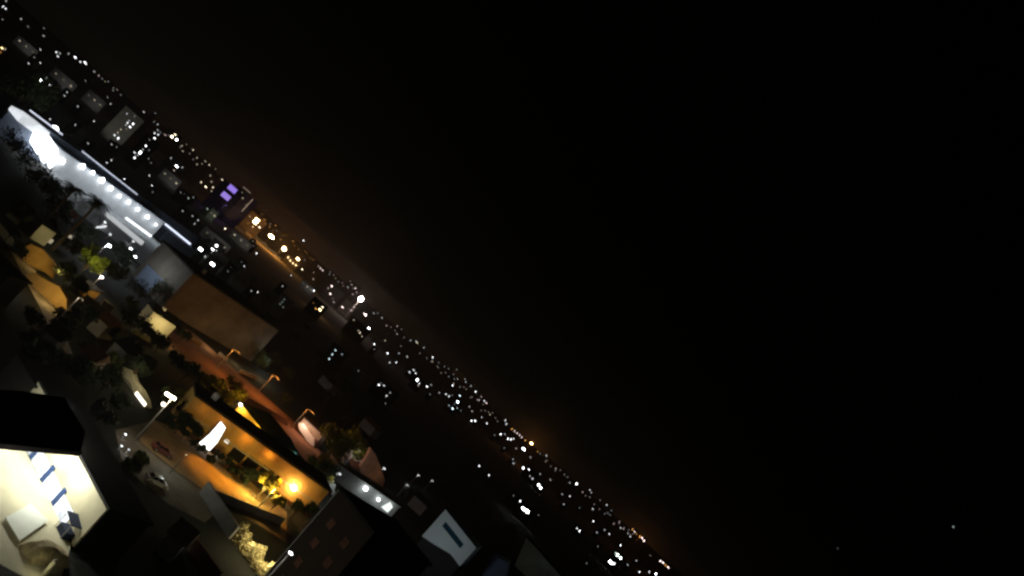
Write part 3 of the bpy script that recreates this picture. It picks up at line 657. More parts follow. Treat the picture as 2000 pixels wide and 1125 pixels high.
for k, (px, py, hh, rr_, lf, lab) in enumerate((
        (300, 590, 9, 5, 'leaf_d', 'dark bushy tree between the annex and the cream house'), (262, 590, 8, 5, 'leaf_d', 'dark round tree left of the cream small house'),
        (228, 640, 7, 4, 'leaf_d', 'dark tree in the black area below the cream house'), (500, 718, 7, 4, 'leaf', 'grey lit tree at the lower right corner of the brown hall'),
        (528, 712, 6, 3.6, 'leaf', 'smaller grey lit tree beside the brown hall corner'), (556, 735, 5, 3, 'leaf', 'faint grey tree right of the brown hall corner'),
        (548, 790, 5, 3, 'leaf_d', 'dark tree above the reddish street'), (276, 720, 4, 2.4, 'leaf', 'faint grey shrub tree above the narrow house'),
        (215, 715, 3, 1.8, 'leaf', 'faint grey shrub left above the narrow house'), (308, 800, 5, 2.5, 'leaf', 'olive tree behind the tall street lamp'),
        (320, 835, 3, 1.8, 'leaf_d', 'dark shrub at the left end of the driveway'), (408, 900, 1.4, 1.0, 'leaf_d', 'low dark shrub on the driveway left of the fountain'),
        (250, 915, 2.2, 1.8, 'leaf', 'dim green shrub on the yard left of the white car'), (272, 900, 1.8, 1.5, 'leaf', 'dim green shrub on the yard above the white car'),
        (690, 905, 5, 3, 'leaf', 'dark green tree between the lamp and the gable house'), (785, 975, 7, 3.5, 'leaf_d', 'dark tree just right of the grey shop wall'))):
    tree('dark_tree' if hh > 3.5 else 'dark_shrub', G(px, py), hh, rr_, lab, 'tree' if hh > 3.5 else 'shrub', lf, 900, .32, seed=130 + k)
lamp('tree_fill', bpy.data.objects['brown_hall'], (50.5, -6, 5), (.85, 1, .95), 500, .4)  # light added for the trees at the hall corner, no fixture
# ================================================================== RIGHT LOWER STREET
f = Face((640, 930), (762, 1012)); print('wall street L', f.L, f.a.length)
t = thing('shop_row', f.a, f.rz, 'long low grey shop wall with three white lamps, right of the orange villa', 'building')
MB().box(0, f.L, 0, 6, -.2, 4.2).build('wall', M['grey'], t); MB().box(-.3, f.L + .3, -.3, 6.3, 4.203, 4.5).build('roof', M['grey'], t)
for k, (px, py, s_) in enumerate(((713, 953, .7), (738, 974, .5), (757, 988, 1.0))):
    x, z = f.q(px, py)
    if k < 2: MB().ball((x, -.6, z), s_, .4, s_ * .8).build('wall_lamp', emis(WHITE, 10), t)
    else: MB().prism([(x - 1.6, z - 1.3), (x + 1.4, z - 1.6), (x + 1.6, z + .6), (x - .2, z + 1.4)], 'y', -.3, -.003).build('lit_window', emis((.9, .97, .92), 1.1, True), t)  # third light is an emissive patch laid on the wall
    lamp('wall_light', t, (x, -2.5, z + .4), (.9, 1, .95), 170, .2)
poly_house((706, 924), (748, 950), [(706, 924), (703, 912), (714, 896), (724, 876), (733, 886), (742, 908), (752, 938), (748, 950)], 1.2, 'gable_house', 'gable', 'small house with an orange brown gable front above the grey shop wall', ((.5, -4, 3.2, (1, .62, .36), 60),), 'tile')
tree('green_tree', G(632, 900), 13, 7, 'large olive green lit tree above the grey shop wall', 'tree', 'leaf_g', 2800, .45, seed=101)
tree('green_tree', G(660, 905), 12, 6, 'paler green tree right of the large olive tree', 'tree', 'leaf_g', 2200, .45, seed=103)
tree('green_shrub', G(624, 915), 5, 3, 'small yellow green tree below the large olive tree', 'tree', 'leaf_y', 1200, .3, seed=102)
b = G(668, 912); street_lamp(b, 5, 'white lamp between the small yellow green tree and the gable house', PINK, 5, 1600, .5, 0, None, .4)
poly_house((588, 852), (614, 876), [(584, 838), (582, 826), (592, 826), (604, 842), (614, 856), (612, 872), (600, 862)], .8, 'pinkish_house', 'white', 'pinkish white house front left of the olive tree', ((.5, -4, 3, (1, .82, .75), 130),), 'tile')
# van
fv = Face((618, 966), (640, 980)); c = fv.a
t = thing('parked_van', G(626, 954), fv.rz, 'white ribbed van parked right of the orange wall lamp', 'van')
MB().prism([(-2.3, .4), (2.4, .4), (2.4, 1.1), (1.9, 1.3), (1.4, 2.2), (-2.3, 2.25)], 'y', -.95, .95).build('body', M['carw'], t)
rb_ = MB()
for k in range(5): rb_.box(-2.1 + k * .75, -1.85 + k * .75, -.9, .9, 2.26, 2.34)
rb_.build('roof_rack', M['metal'], t)
MB().add([(1.93, -.8, 1.32), (1.93, .8, 1.32), (1.46, .8, 2.12), (1.46, -.8, 2.12)], [(0, 1, 2, 3)]).build('windscreen', M['pane'], t)
for x in (-1.5, 1.5):
    for y in (-.88, .88): MB().tube([(x, y - .12, .36), (x, y + .12, .36)], .36, 12).build('wheel', M['tyre'], t)
t.scale = (1.45, 1.45, 1.45)
lamp('van_light', t, (0, -2.6, 3.2), (.9, 1, .95), 160, .2)
street_lamp(G(618, 985), 4.5, 'small lamp post beside the white van', WHITE, 1.2, 420, .3, 0, None, .12)
for k, (px, py, e) in enumerate(((636, 944, 1.0), (776, 960, .6), (800, 938, .5), (828, 948, .4), (730, 928, 1))):
    street_lamp(G(px, py + 8), 5, 'faint white lamp, ' + ['just above the white van', 'right of the grey shop wall', 'upper one in the dark right of the gable house', 'rightmost in the dark beyond the grey shop wall', 'at the foot of the gable house'][k], WHITE, e, 60, .4, 0, None, .6)
# ================================================================== DARK TOWER BLOCK IN FRONT
pt = (690, 925)
DT = 112.0
pL, pR = at_dist(664, 958, DT), at_dist(752, 1016, DT - 7)
zt = pL.z; print('tower top', pL, pR)
a = Vector((pL.x, pL.y, 0)); b = Vector((pR.x, pR.y, 0)); d = b - a
t = thing('apartment_block', a, math.atan2(d.y, d.x), 'dark brown apartment block rising at the bottom edge right of the villa', 'apartment block')
MB().box(0, d.length, 0, 12, 0, zt).build('wall', M['tower'], t)
MB().box(-.3, d.length + .3, -.3, 12.3, zt + .003, zt + .4).build('roof', M['roof'], t)
MB().box(-.22, -.003, -.15, .25, 0, zt).build('corner_post', M['stone'], t)
for i in range(2):
    for j in range(int(zt // 3.1)):
        x = d.length * (.3 + .42 * i); z = 1.6 + 3.1 * j
        w = MB().box(x - .75, x + .75, -.05, -.003, z - .7, z + .7).build('window', M['frame'] if False else M['tower'], t); MB().box(x - .65, x + .65, -.08, -.051, z - .6, z + .6).build('pane', M['tile'], w)
# ================================================================== PALE HOUSE WITH SLOT WINDOW
DP = 135.0
pl, pr = at_dist(824, 1047, DP), at_dist(898, 1106, DP - 1)
tl, tr_ = at_dist(870, 995, DP), at_dist(930, 1070, DP - 1)
a = Vector((pl.x, pl.y, 0)); b = Vector((pr.x, pr.y, 0)); d = b - a; d_ = d.normalized(); n_ = Vector((-d_.y, d_.x, 0))
class FP: pass
def onplane(px, py):
    r = ray(px, py); k = (a - CAM).dot(n_) / r.dot(n_); p = CAM + r * k; return ((p - a).dot(d_), p.z)
t = thing('rooftop_house', a, math.atan2(d.y, d.x), 'pale grey house top with one long dark slot window, at the lower middle', 'house')
q = [onplane(*p) for p in ((824, 1047), (870, 995), (930, 1070), (898, 1106), (880, 1082), (846, 1062))]
print('slot house', q)
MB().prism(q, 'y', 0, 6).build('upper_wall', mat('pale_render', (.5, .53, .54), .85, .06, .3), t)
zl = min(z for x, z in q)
MB().box(.2, d.length - .1, .3, 5.8, 0, zl + 1.2).build('lower_wall', M['dark'], t)  # darkness below the lit wall put into a near-black colour
s0, s1 = onplane(867, 1023), onplane(902, 1067)
sw = .42
MB().add([(s0[0], -.06, s0[1] - sw), (s1[0], -.06, s1[1] - sw), (s1[0], -.06, s1[1] + sw), (s0[0], -.06, s0[1] + sw), (s0[0], -.003, s0[1] - sw), (s1[0], -.003, s1[1] - sw), (s1[0], -.003, s1[1] + sw), (s0[0], -.003, s0[1] + sw)],
         [(0, 1, 2, 3), (0, 4, 5, 1), (1, 5, 6, 2), (2, 6, 7, 3), (3, 7, 4, 0)]).build('slot_window', mat('teal_glass', (.01, .04, .06), .9, .1, 1, 0, 0, .05), t)
lamp('wall_fill', t, (d.length * .4, -9, zl + 1), (.82, .95, 1), 470, .5)  # unseen light hung in front to brighten the pale wall
HS = t
# faint neighbour walls
def floating(px_list, D, depth, name, m, label, light=None):
    global a, d_, n_
    p0, p1 = at_dist(*px_list[0], D), at_dist(*px_list[-1], D)
    a = Vector((p0.x, p0.y, 0)); dd = Vector((p1.x - p0.x, p1.y - p0.y, 0)); d_ = dd.normalized(); n_ = Vector((-d_.y, d_.x, 0))
    t = thing(name, a, math.atan2(d_.y, d_.x), label, 'house')
    q = [onplane(*p) for p in px_list]; xs_ = [x for x, z in q]; zl = min(z for x, z in q)
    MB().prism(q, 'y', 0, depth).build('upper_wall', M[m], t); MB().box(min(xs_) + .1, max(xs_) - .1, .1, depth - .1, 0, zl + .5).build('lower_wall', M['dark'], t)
    if light: lamp('wall_fill', t, (light[0], -7, zl + light[1]), light[2], light[3], .5)
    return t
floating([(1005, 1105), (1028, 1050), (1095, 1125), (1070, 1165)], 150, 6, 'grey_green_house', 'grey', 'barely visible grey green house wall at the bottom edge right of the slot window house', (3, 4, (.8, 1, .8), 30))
floating([(940, 1125), (965, 1085), (992, 1100), (985, 1140)], 140, 5, 'bluish_house', 'slate', 'barely visible bluish house wall at the bottom edge below the slot window house', (2, 3, (.6, .75, 1), 22))

rng = random.Random(77)
for zone, pts_, hs_, lf in (
    ('in the black area above the canopy', ((40, 690), (80, 720), (120, 740), (165, 700), (150, 760), (190, 770), (200, 660), (240, 700), (100, 660), (30, 740), (180, 830), (215, 805)), (4, 7), 'leaf_d'),
    ('around the ochre terraces', ((8, 470), (20, 505), (120, 495), (140, 500), (45, 640), (150, 640), (140, 575), (30, 440), (95, 445), (160, 470)), (4, 7), 'leaf_d'),
    ('between the cream house and the reddish street', ((240, 610), (330, 650), (345, 672), (300, 690), (325, 720), (352, 745), (378, 760), (270, 660), (248, 745)), (4, 6), 'leaf_d'),
    ('around the villa roof', ((392, 772), (418, 765), (446, 790), (372, 790), (352, 800), (600, 930), (612, 948), (596, 985)), (4, 6.5), 'leaf_y'),
    ('in the dark between the brown hall and the skyline', ((580, 690), (610, 705), (640, 735), (600, 740), (660, 770), (690, 800), (630, 790), (560, 670), (720, 840), (670, 830), (745, 880), (590, 650)), (6, 9), 'leaf_d'),
    ('beside the brown hall roof', ((420, 500), (450, 530), (480, 560), (510, 590), (540, 610), (390, 480)), (8, 11), 'leaf_d'),
    ('right of the pale slot window house', ((960, 1060), (990, 1045), (935, 1020), (905, 985), (860, 960)), (6, 9), 'leaf_d')):
    pts_ = sorted(pts_)
    for k, (px, py) in enumerate(pts_):
        hh = rng.uniform(*hs_); tree('dark_tree', G(px, py), hh, hh * rng.uniform(.42, .6), 'dark tree %s, %s from the left' % (zone, ORD[k]), 'tree', lf, 620, .42, 'dark trees ' + zone, seed=300 + int(px))
for k, (a_, b_, hh) in enumerate((((60, 672), (88, 694), 3.4), ((130, 712), (158, 736), 3.6), ((205, 690), (228, 712), 3.2), ((168, 640), (190, 660), 3.4), ((10, 420), (34, 440), 3.6), ((110, 428), (128, 442), 3.2), ((620, 745), (640, 765), 4), ((700, 830), (722, 852), 4), ((795, 985), (820, 1008), 4), ((300, 1075), (330, 1100), 3))):
    house(Face(a_, b_), hh, 6, 'unlit little house, ' + ['left of the three in the black area above the canopy', 'middle of the three in the black area above the canopy', 'right of the three in the black area above the canopy', 'alone below the pinkish lamp', 'at the left edge above the ochre terraces', 'just right of the beige house', 'in the dark right of the brown hall', 'in the dark above the olive tree', 'right of the grey shop wall', 'at the bottom edge near the single tiny light'][k], 'dark_house', 'stone' if k in (1, 4) else 'grey', 'pitched', 'tile' if k % 2 else 'roof', cat='house', group='unlit little houses')
# rooftop clutter on the nearer buildings
def roof_tank(host, x, y, z, label):
    p = host.matrix_basis @ Vector((x, y, z)); t = thing('roof_tank', p, 0, label, 'water tank')
    MB().tube([(0, 0, 0), (0, 0, .1), (0, 0, 1.3), (0, 0, 1.5)], [.7, .75, .75, .3], 14).build('tank', M['plastic'], t)
    for a_ in (0, 2.1, 4.2): MB().tube([(.5 * math.cos(a_), .5 * math.sin(a_), -.0), (.5 * math.cos(a_), .5 * math.sin(a_), -.35)], .05, 5).build('leg', M['metal'], t)
    MB().tube([(0, 0, 1.5), (0, 0, 1.62)], .22, 10).build('lid', M['metal'], t)
bpy.context.view_layer.update()
roof_tank(bpy.data.objects['villa'], 4, 4, h_v + .86, 'round water tank on the left end of the villa roof')
roof_tank(bpy.data.objects['brown_hall'], 8, 6, h_b + .96, 'round water tank on the left part of the brown hall roof')
roof_tank(bpy.data.objects['shop_row'], 3, 3, 4.86, 'round water tank on the grey shop wall roof')
roof_tank(bpy.data.objects['small_house'], 3, 3, 5.31, 'round water tank on the cream small house roof')
for nm, xs_, zs_, w_, hh_ in (('gabled_house', (9.5, 12), (1.5,), .9, 1.1),):
    o_ = bpy.data.objects[nm]
    for x in xs_:
        for z in zs_:
            w = MB().box(x - w_ / 2 - .08, x + w_ / 2 + .08, -.07, -.002, z - hh_ / 2 - .08, z + hh_ / 2 + .08).build('window', M['brown'], o_)
            MB().box(x - w_ / 2, x + w_ / 2, -.1, -.071, z - hh_ / 2, z + hh_ / 2).build('pane', M['pane'], w)
# ================================================================== FAR CITY
def far_dist(px, py, zl=8.0):
    dl = depress(px, py); k = math.tan(max(dl, 1e-4)); D = (CAM_H - zl) / k
    if D > 1400: D = 1400 + 500 * (1 - min(1, max(0, dl / R_(1.52)))) + max(0, -dl) * 2000
    return D
EM = [0, .22, .52, 1.4, 3.4, 7, 13, 22]
COL = dict(w=WHITE, c=CREAM, o=ORANGE, y=(1, .72, .34), p=PINK, g=GREENW, t=(.7, .95, 1))
def speck(D, b): return D / 819.0 * (.92 + .12 * b + (.5 if b >= 5 else 0) + (.7 if b >= 6 else 0) + (1.6 if b >= 7 else 0))  # size grows with distance and brightness, standing in for glare
def far_block(wins, label, name='apartment_block', cat='apartment block', group=None, wallm='dark', pad=2.5, top=3.0, D=None):
    """a block whose lit windows are (px, py, brightness, colour[, length, tilt])"""
    if D is None: D = max(far_dist(w[0], w[1]) for w in wins) if len(wins) < 3 else sorted(far_dist(w[0], w[1]) for w in wins)[0]
    P = [at_dist(w[0], w[1], D) for w in wins]
    azm = math.atan2(sum(p.x for p in P), sum(p.y for p in P))
    dx = Vector((math.cos(azm), -math.sin(azm), 0)); nn = Vector((math.sin(azm), math.cos(azm), 0))
    o = nn * D
    # windows on one plane
    W = []
    for w in wins:
        r = ray(w[0], w[1]); k = (o - CAM).dot(nn) / r.dot(nn); p = CAM + r * k; W.append(((p - o).dot(dx), p.z))
    sz = [speck(D, w[2]) for w in wins]
    x0 = min(x - s_ for (x, z), s_ in zip(W, sz)) - pad; x1 = max(x + s_ for (x, z), s_ in zip(W, sz)) + pad
    zt = max(max(z + s_ for (x, z), s_ in zip(W, sz)) + top * .4, 3)
    t = thing(name, o + dx * x0, -azm, label, cat, group)
    depth = max(6, (x1 - x0) * .7)
    MB().box(0, x1 - x0, 0, depth, -.3, zt).build('wall', M[wallm], t)
    MB().box(-.3, x1 - x0 + .3, -.3, depth + .3, zt + .003, zt + .5).build('roof', M['roof'], t)
    for w, (x, z), s_ in zip(wins, W, sz):
        q_ = random.uniform(.75, 1.5); hx, hz = s_ / 2 * q_, s_ / 2 / q_
        if len(w) > 4: hx *= w[4]; hz *= w[5]
        MB().box(x - x0 - hx, x - x0 + hx, -.12, -.003, z - hz, z + hz).build('window', emis(COL[w[3]], EM[w[2]]), t)
    return t
far_block([(249, 240, 3, 'w'), (260, 242, 4, 'w'), (254, 248, 4, 'w'), (246, 244, 2, 'w'), (252, 236, 2, 'w'), (236, 253, 2, 'c'), (230, 259, 2, 'c'), (224, 264, 3, 'w'), (231, 270, 4, 'w'), (247, 252, 1, 'c'), (248, 222, 2, 'w'), (263, 227, 1, 'w')],
          'tall block with pale lit side and a column of white windows on the upper left', wallm='grey', pad=4)
TA = bpy.data.objects['apartment_block.001'] if 'apartment_block.001' in bpy.data.objects else None
lamp('facade_light', TA, (8, -45, 4), (1, .95, .75), 9000, 2, 60, (12, 0, 22))
far_block([(308, 243, 2, 'w'), (308, 254, 2, 'w'), (302, 260, 3, 'w'), (309, 263, 3, 'w'), (302, 270, 4, 'w'), (313, 258, 1, 'w')], 'upper half lit dark tower with five close windows, right of the pale lit block')
far_block([(292, 273, 1, 'w'), (285, 285, 4, 'w'), (279, 292, 2, 'w'), (274, 298, 5, 'w'), (263, 298, 3, 'w'), (269, 303, 2, 'w'), (263, 308, 4, 'w'), (291, 293, 1, 'w')], 'dark tower with a slanting chain of white windows, below the five window tower')
far_block([(336, 267, 5, 'c'), (342, 263, 4, 'c'), (345, 273, 5, 'w'), (328, 258, 2, 'w')], 'block with a fused white patch of windows at the skyline right of the towers')
far_block([(345, 325, 5, 'w'), (337, 340, 4, 'w'), (340, 333, 2, 'c'), (356, 327, 2, 'w'), (334, 309, 2, 'w')], 'block with two strong white windows below the skyline patch', wallm='grey')
far_block([(393, 356, 3, 'c'), (402, 365, 4, 'c'), (413, 355, 2, 'c'), (416, 366, 3, 'c'), (413, 373, 2, 'c'), (411, 343, 2, 'c')], 'cream lit block cluster left of the purple screens')
far_block([(425, 356, 3, 'c'), (434, 351, 3, 'c')], 'small block with two cream windows touching the purple glow')
# purple tower
t = far_block([(454, 369, 3, 'w')], 'tower with two glowing purple screens at the skyline', 'screen_tower', 'tower', D=1150, pad=14)
for o in [c for c in t.children if c.name.startswith('window')]: bpy.data.objects.remove(o)
def tower_panel(t, px, py, w, h, col, e, nm='screen', rot=0):
    n = Vector((-math.sin(t.rotation_euler.z), math.cos(t.rotation_euler.z), 0)); dx = Vector((n.y, -n.x, 0)); o = Vector(t.location)
    r = ray(px, py); k = (o - CAM).dot(n) / r.dot(n); p = CAM + r * k; x, z = (p - o).dot(dx), p.z
    ob = MB().box(x - w / 2, x + w / 2, -.3, -.003, z - h / 2, z + h / 2).build(nm, emis(col, e, True), t); return ob
tower_panel(t, 454, 369, 12, 7.4, (.40, .25, 1), .9); tower_panel(t, 441, 383, 12, 7.4, (.45, .30, 1), .8)
t = far_block([(473, 376, 1, 'c'), (474, 387, 2, 'c'), (480, 400, 1, 'c')], 'tower with pale lit vertical edges beside the purple screens', 'edge_lit_tower', 'tower', D=1160, pad=8, wallm='brown')
tower_panel(t, 458, 397, .9, 21, (1, .8, .6), .9, 'light_strip'); tower_panel(t, 483, 401, .7, 22, (1, .75, .5), .55, 'light_strip'); tower_panel(t, 482, 371, 12, 1.2, (1, .75, .6), .25, 'light_strip')
lamp('tower_light', t, (14, -30, 8), (1, .65, .35), 6000, 2, 70, (14, 0, 24))
far_block([(466, 418, 4, 'c'), (461, 413, 3, 'c'), (470, 412, 2, 'c')], 'low block with one fused cream patch below the edge lit tower', pad=1.5)
far_block([(488, 423, 2, 'y'), (485, 436, 2, 'o'), (494, 443, 3, 'y'), (507, 444, 4, 'c'), (500, 432, 7, 'y')], 'block with a strong warm sign, first of the orange lights', wallm='brown')
far_block([(563, 503, 4, 'y', 1, 1), (567, 509, 4, 'y'), (572, 514, 4, 'y'), (578, 518, 4, 'y')], 'long low terrace with a fused orange streak of windows', 'terrace_row', 'terrace')
far_block([(622, 520, 2, 'p'), (626, 524, 3, 'p'), (630, 528, 3, 'p')], 'skyline block with a pink white streak of windows')
far_block([(603, 501, 3, 'p'), (608, 508, 2, 'p')], 'skyline block with two pinkish windows left of the pink streak')
far_block([(625, 605, 5, 'y'), (630, 600, 4, 'c'), (617, 603, 3, 'o'), (612, 592, 1, 'o')], 'orange lit low block standing alone under the skyline', wallm='brown')
far_block([(648, 559, 4, 'p'), (645, 574, 4, 'p'), (641, 563, 2, 'p'), (652, 590, 2, 'p'), (650, 583, 1, 'p')], 'block with two strong pinkish windows left of the brightest floodlight')
far_block([(669, 600, 4, 'p'), (686, 606, 3, 'p'), (691, 600, 3, 'p'), (682, 604, 1, 'p')], 'block with a scatter of pink white windows just below the brightest floodlight', wallm='grey')
far_block([(689, 575, 2, 'p'), (694, 563, 3, 'p'), (687, 556, 2, 'p'), (684, 549, 1, 'p'), (697, 571, 2, 'p'), (690, 563, 1, 'p')], 'slanting mast block with pink lights touching the brightest floodlight', pad=1)
far_block([(691, 625, 2, 'c'), (703, 650, 3, 'c'), (700, 646, 2, 'c'), (707, 657, 2, 'c')], 'dim terrace left of the lower pink floodlights', 'terrace_row', 'terrace')
far_block([(655, 684, 3, 't'), (649, 692, 3, 't'), (643, 701, 3, 't'), (668, 692, 2, 't')], 'lone block with three slanting bluish windows in the black area', wallm='dark')
far_block([(740, 752, 4, 'w'), (750, 753, 3, 'w'), (744, 748, 1, 'w')], 'lone block with a bright window pair in the black area')
far_block([(755, 773, 3, 'w'), (762, 767, 2, 'w'), (753, 788, 1, 'w')], 'small dim block right under the bright window pair')
far_block([(800, 727, 3, 'w'), (808, 723, 3, 'w'), (812, 729, 3, 'w')], 'block with an arch of three white windows on the slope')
far_block([(815, 742, 5, 'w'), (819, 749, 3, 'w'), (817, 753, 2, 'p')], 'block with one strong white window under the arch of three windows')
far_block([(834, 755, 4, 'w'), (842, 752, 2, 'w')], 'block with a strong and a weak window right of the strong white window')
far_block([(871, 770, 3, 'w'), (877, 774, 3, 'w'), (883, 772, 1, 'w')], 'block with a short slanting window pair above the teal cluster')
far_block([(894, 785, 5, 't'), (884, 798, 4, 't'), (877, 792, 2, 't'), (893, 797, 2, 't'), (888, 789, 1, 't')], 'block of the teal white cluster with one strong light')
far_block([(921, 822, 4, 'w'), (928, 822, 4, 'w')], 'block with twin white windows below the teal cluster')
far_block([(893, 741, 3, 'w'), (897, 745, 3, 'w'), (886, 731, 1, 'w'), (892, 722, 1, 'g')], 'skyline block with two touching windows above the teal cluster', wallm='grey')
far_block([(910, 746, 2, 'w'), (908, 740, 2, 'w'), (920, 754, 2, 'w')], 'skyline block with three weak windows', wallm='grey')
far_block([(946, 783, 3, 'w'), (950, 787, 3, 'p')], 'skyline block with a fused window pair, left of the orange streak')
far_block([(987, 821, 3, 'w'), (989, 828, 3, 'w')], 'skyline block with a fused pair at the top of the orange streak')
far_block([(1000, 838, 3, 'o'), (1005, 842, 3, 'p'), (1010, 846, 3, 'p'), (1015, 850, 3, 'p'), (1019, 854, 3, 'p')], 'long skyline terrace with a pink orange streak', 'terrace_row', 'terrace')
far_block([(992, 857, 4, 'w'), (998, 858, 4, 'w'), (1003, 857, 3, 'w')], 'block with a wide fused white light below the orange streak')
far_block([(978, 848, 4, 'w'), (986, 848, 2, 'w')], 'block with one clear and one weak window left of the wide white light')
far_block([(1033, 917, 4, 'w'), (1040, 935, 3, 'w'), (1035, 930, 2, 'w')], 'block with a short column of white windows on the lower slope')
far_block([(1052, 947, 5, 'w'), (1056, 953, 5, 'w')], 'block with an elongated strong white light on the lower slope')
far_block([(1016, 979, 4, 'w'), (1020, 983, 2, 'w')], 'small block right above the largest lower light')
far_block([(1023, 994, 6, 'w'), (1030, 999, 6, 'w')], 'block with the largest lower elongated white light, right of the slot window house')
far_block([(1127, 1032, 3, 'w'), (1132, 1037, 4, 'w')], 'block with a slanting window pair near the bottom edge')
far_block([(1206, 1084, 5, 'g'), (1212, 1090, 5, 'g'), (1203, 1080, 3, 'g')], 'block with a pale green elongated light near the bottom edge')
far_block([(1193, 1098, 6, 'w'), (1200, 1101, 4, 'w')], 'block with a strong white light right below the pale green one')
far_block([(1235, 1034, 3, 'o'), (1239, 1039, 4, 'p'), (1243, 1043, 2, 'o')], 'skyline block with a short orange streak near the bottom right end', wallm='brown')
far_block([(1250, 1048, 3, 'o'), (1254, 1051, 4, 'p'), (1258, 1056, 4, 'p')], 'skyline block with a second orange streak, right of the first', wallm='brown')
far_block([(1290, 1096, 4, 'p'), (1295, 1099, 4, 'p'), (1300, 1104, 3, 'o'), (1305, 1108, 4, 'p')], 'last skyline terrace with an orange streak at the bottom edge', 'terrace_row', 'terrace')
far_block([(1098, 919, 4, 'w'), (1099, 928, 2, 'w')], 'block with a strong window over a weak one on the right skyline')
far_block([(134, 105, 2, 'w'), (147, 112, 4, 'w')], 'skyline block with a wide white window at the upper left')
far_block([(157, 121, 3, 'w'), (166, 122, 4, 'w'), (168, 125, 3, 'w')], 'skyline block with a fused white pair at the upper left')
far_block([(110, 102, 3, 'w'), (113, 110, 3, 'w'), (117, 104, 2, 'w')], 'block with a triangle of three white windows at the upper left')
far_block([(78, 156, 7, 'w'), (73, 152, 6, 'w'), (85, 159, 5, 'w'), (98, 167, 4, 'w'), (91, 152, 1, 'w')], 'block with a big dazzling white sign on the upper left', wallm='grey')
far_block([(4, 94, 4, 'y'), (1, 102, 2, 'o'), (10, 96, 2, 'c')], 'warm lit block at the left edge of the upper corner', wallm='brown')
far_block([(6, 13, 3, 'w'), (11, 17, 3, 'w')], 'block with an elongated white window at the very top of the left edge')
far_block([(387, 487, 2, 'w'), (392, 487, 6, 'w')], 'low building with a strong white lamp right of the roof strip', 'low_building', 'building')
far_block([(415, 487, 5, 'w'), (423, 480, 5, 'w')], 'low building with a strong white lamp pair', 'low_building', 'building')
far_block([(415, 516, 6, 'w')], 'low building with a strong white lamp below the lamp pair', 'low_building', 'building')
far_block([(551, 590, 1, 'g'), (547, 594, 1, 'g'), (555, 585, 1, 'g'), (553, 600, 1, 'g')], 'faint grey green building in the dark right of the brown hall', wallm='grey')
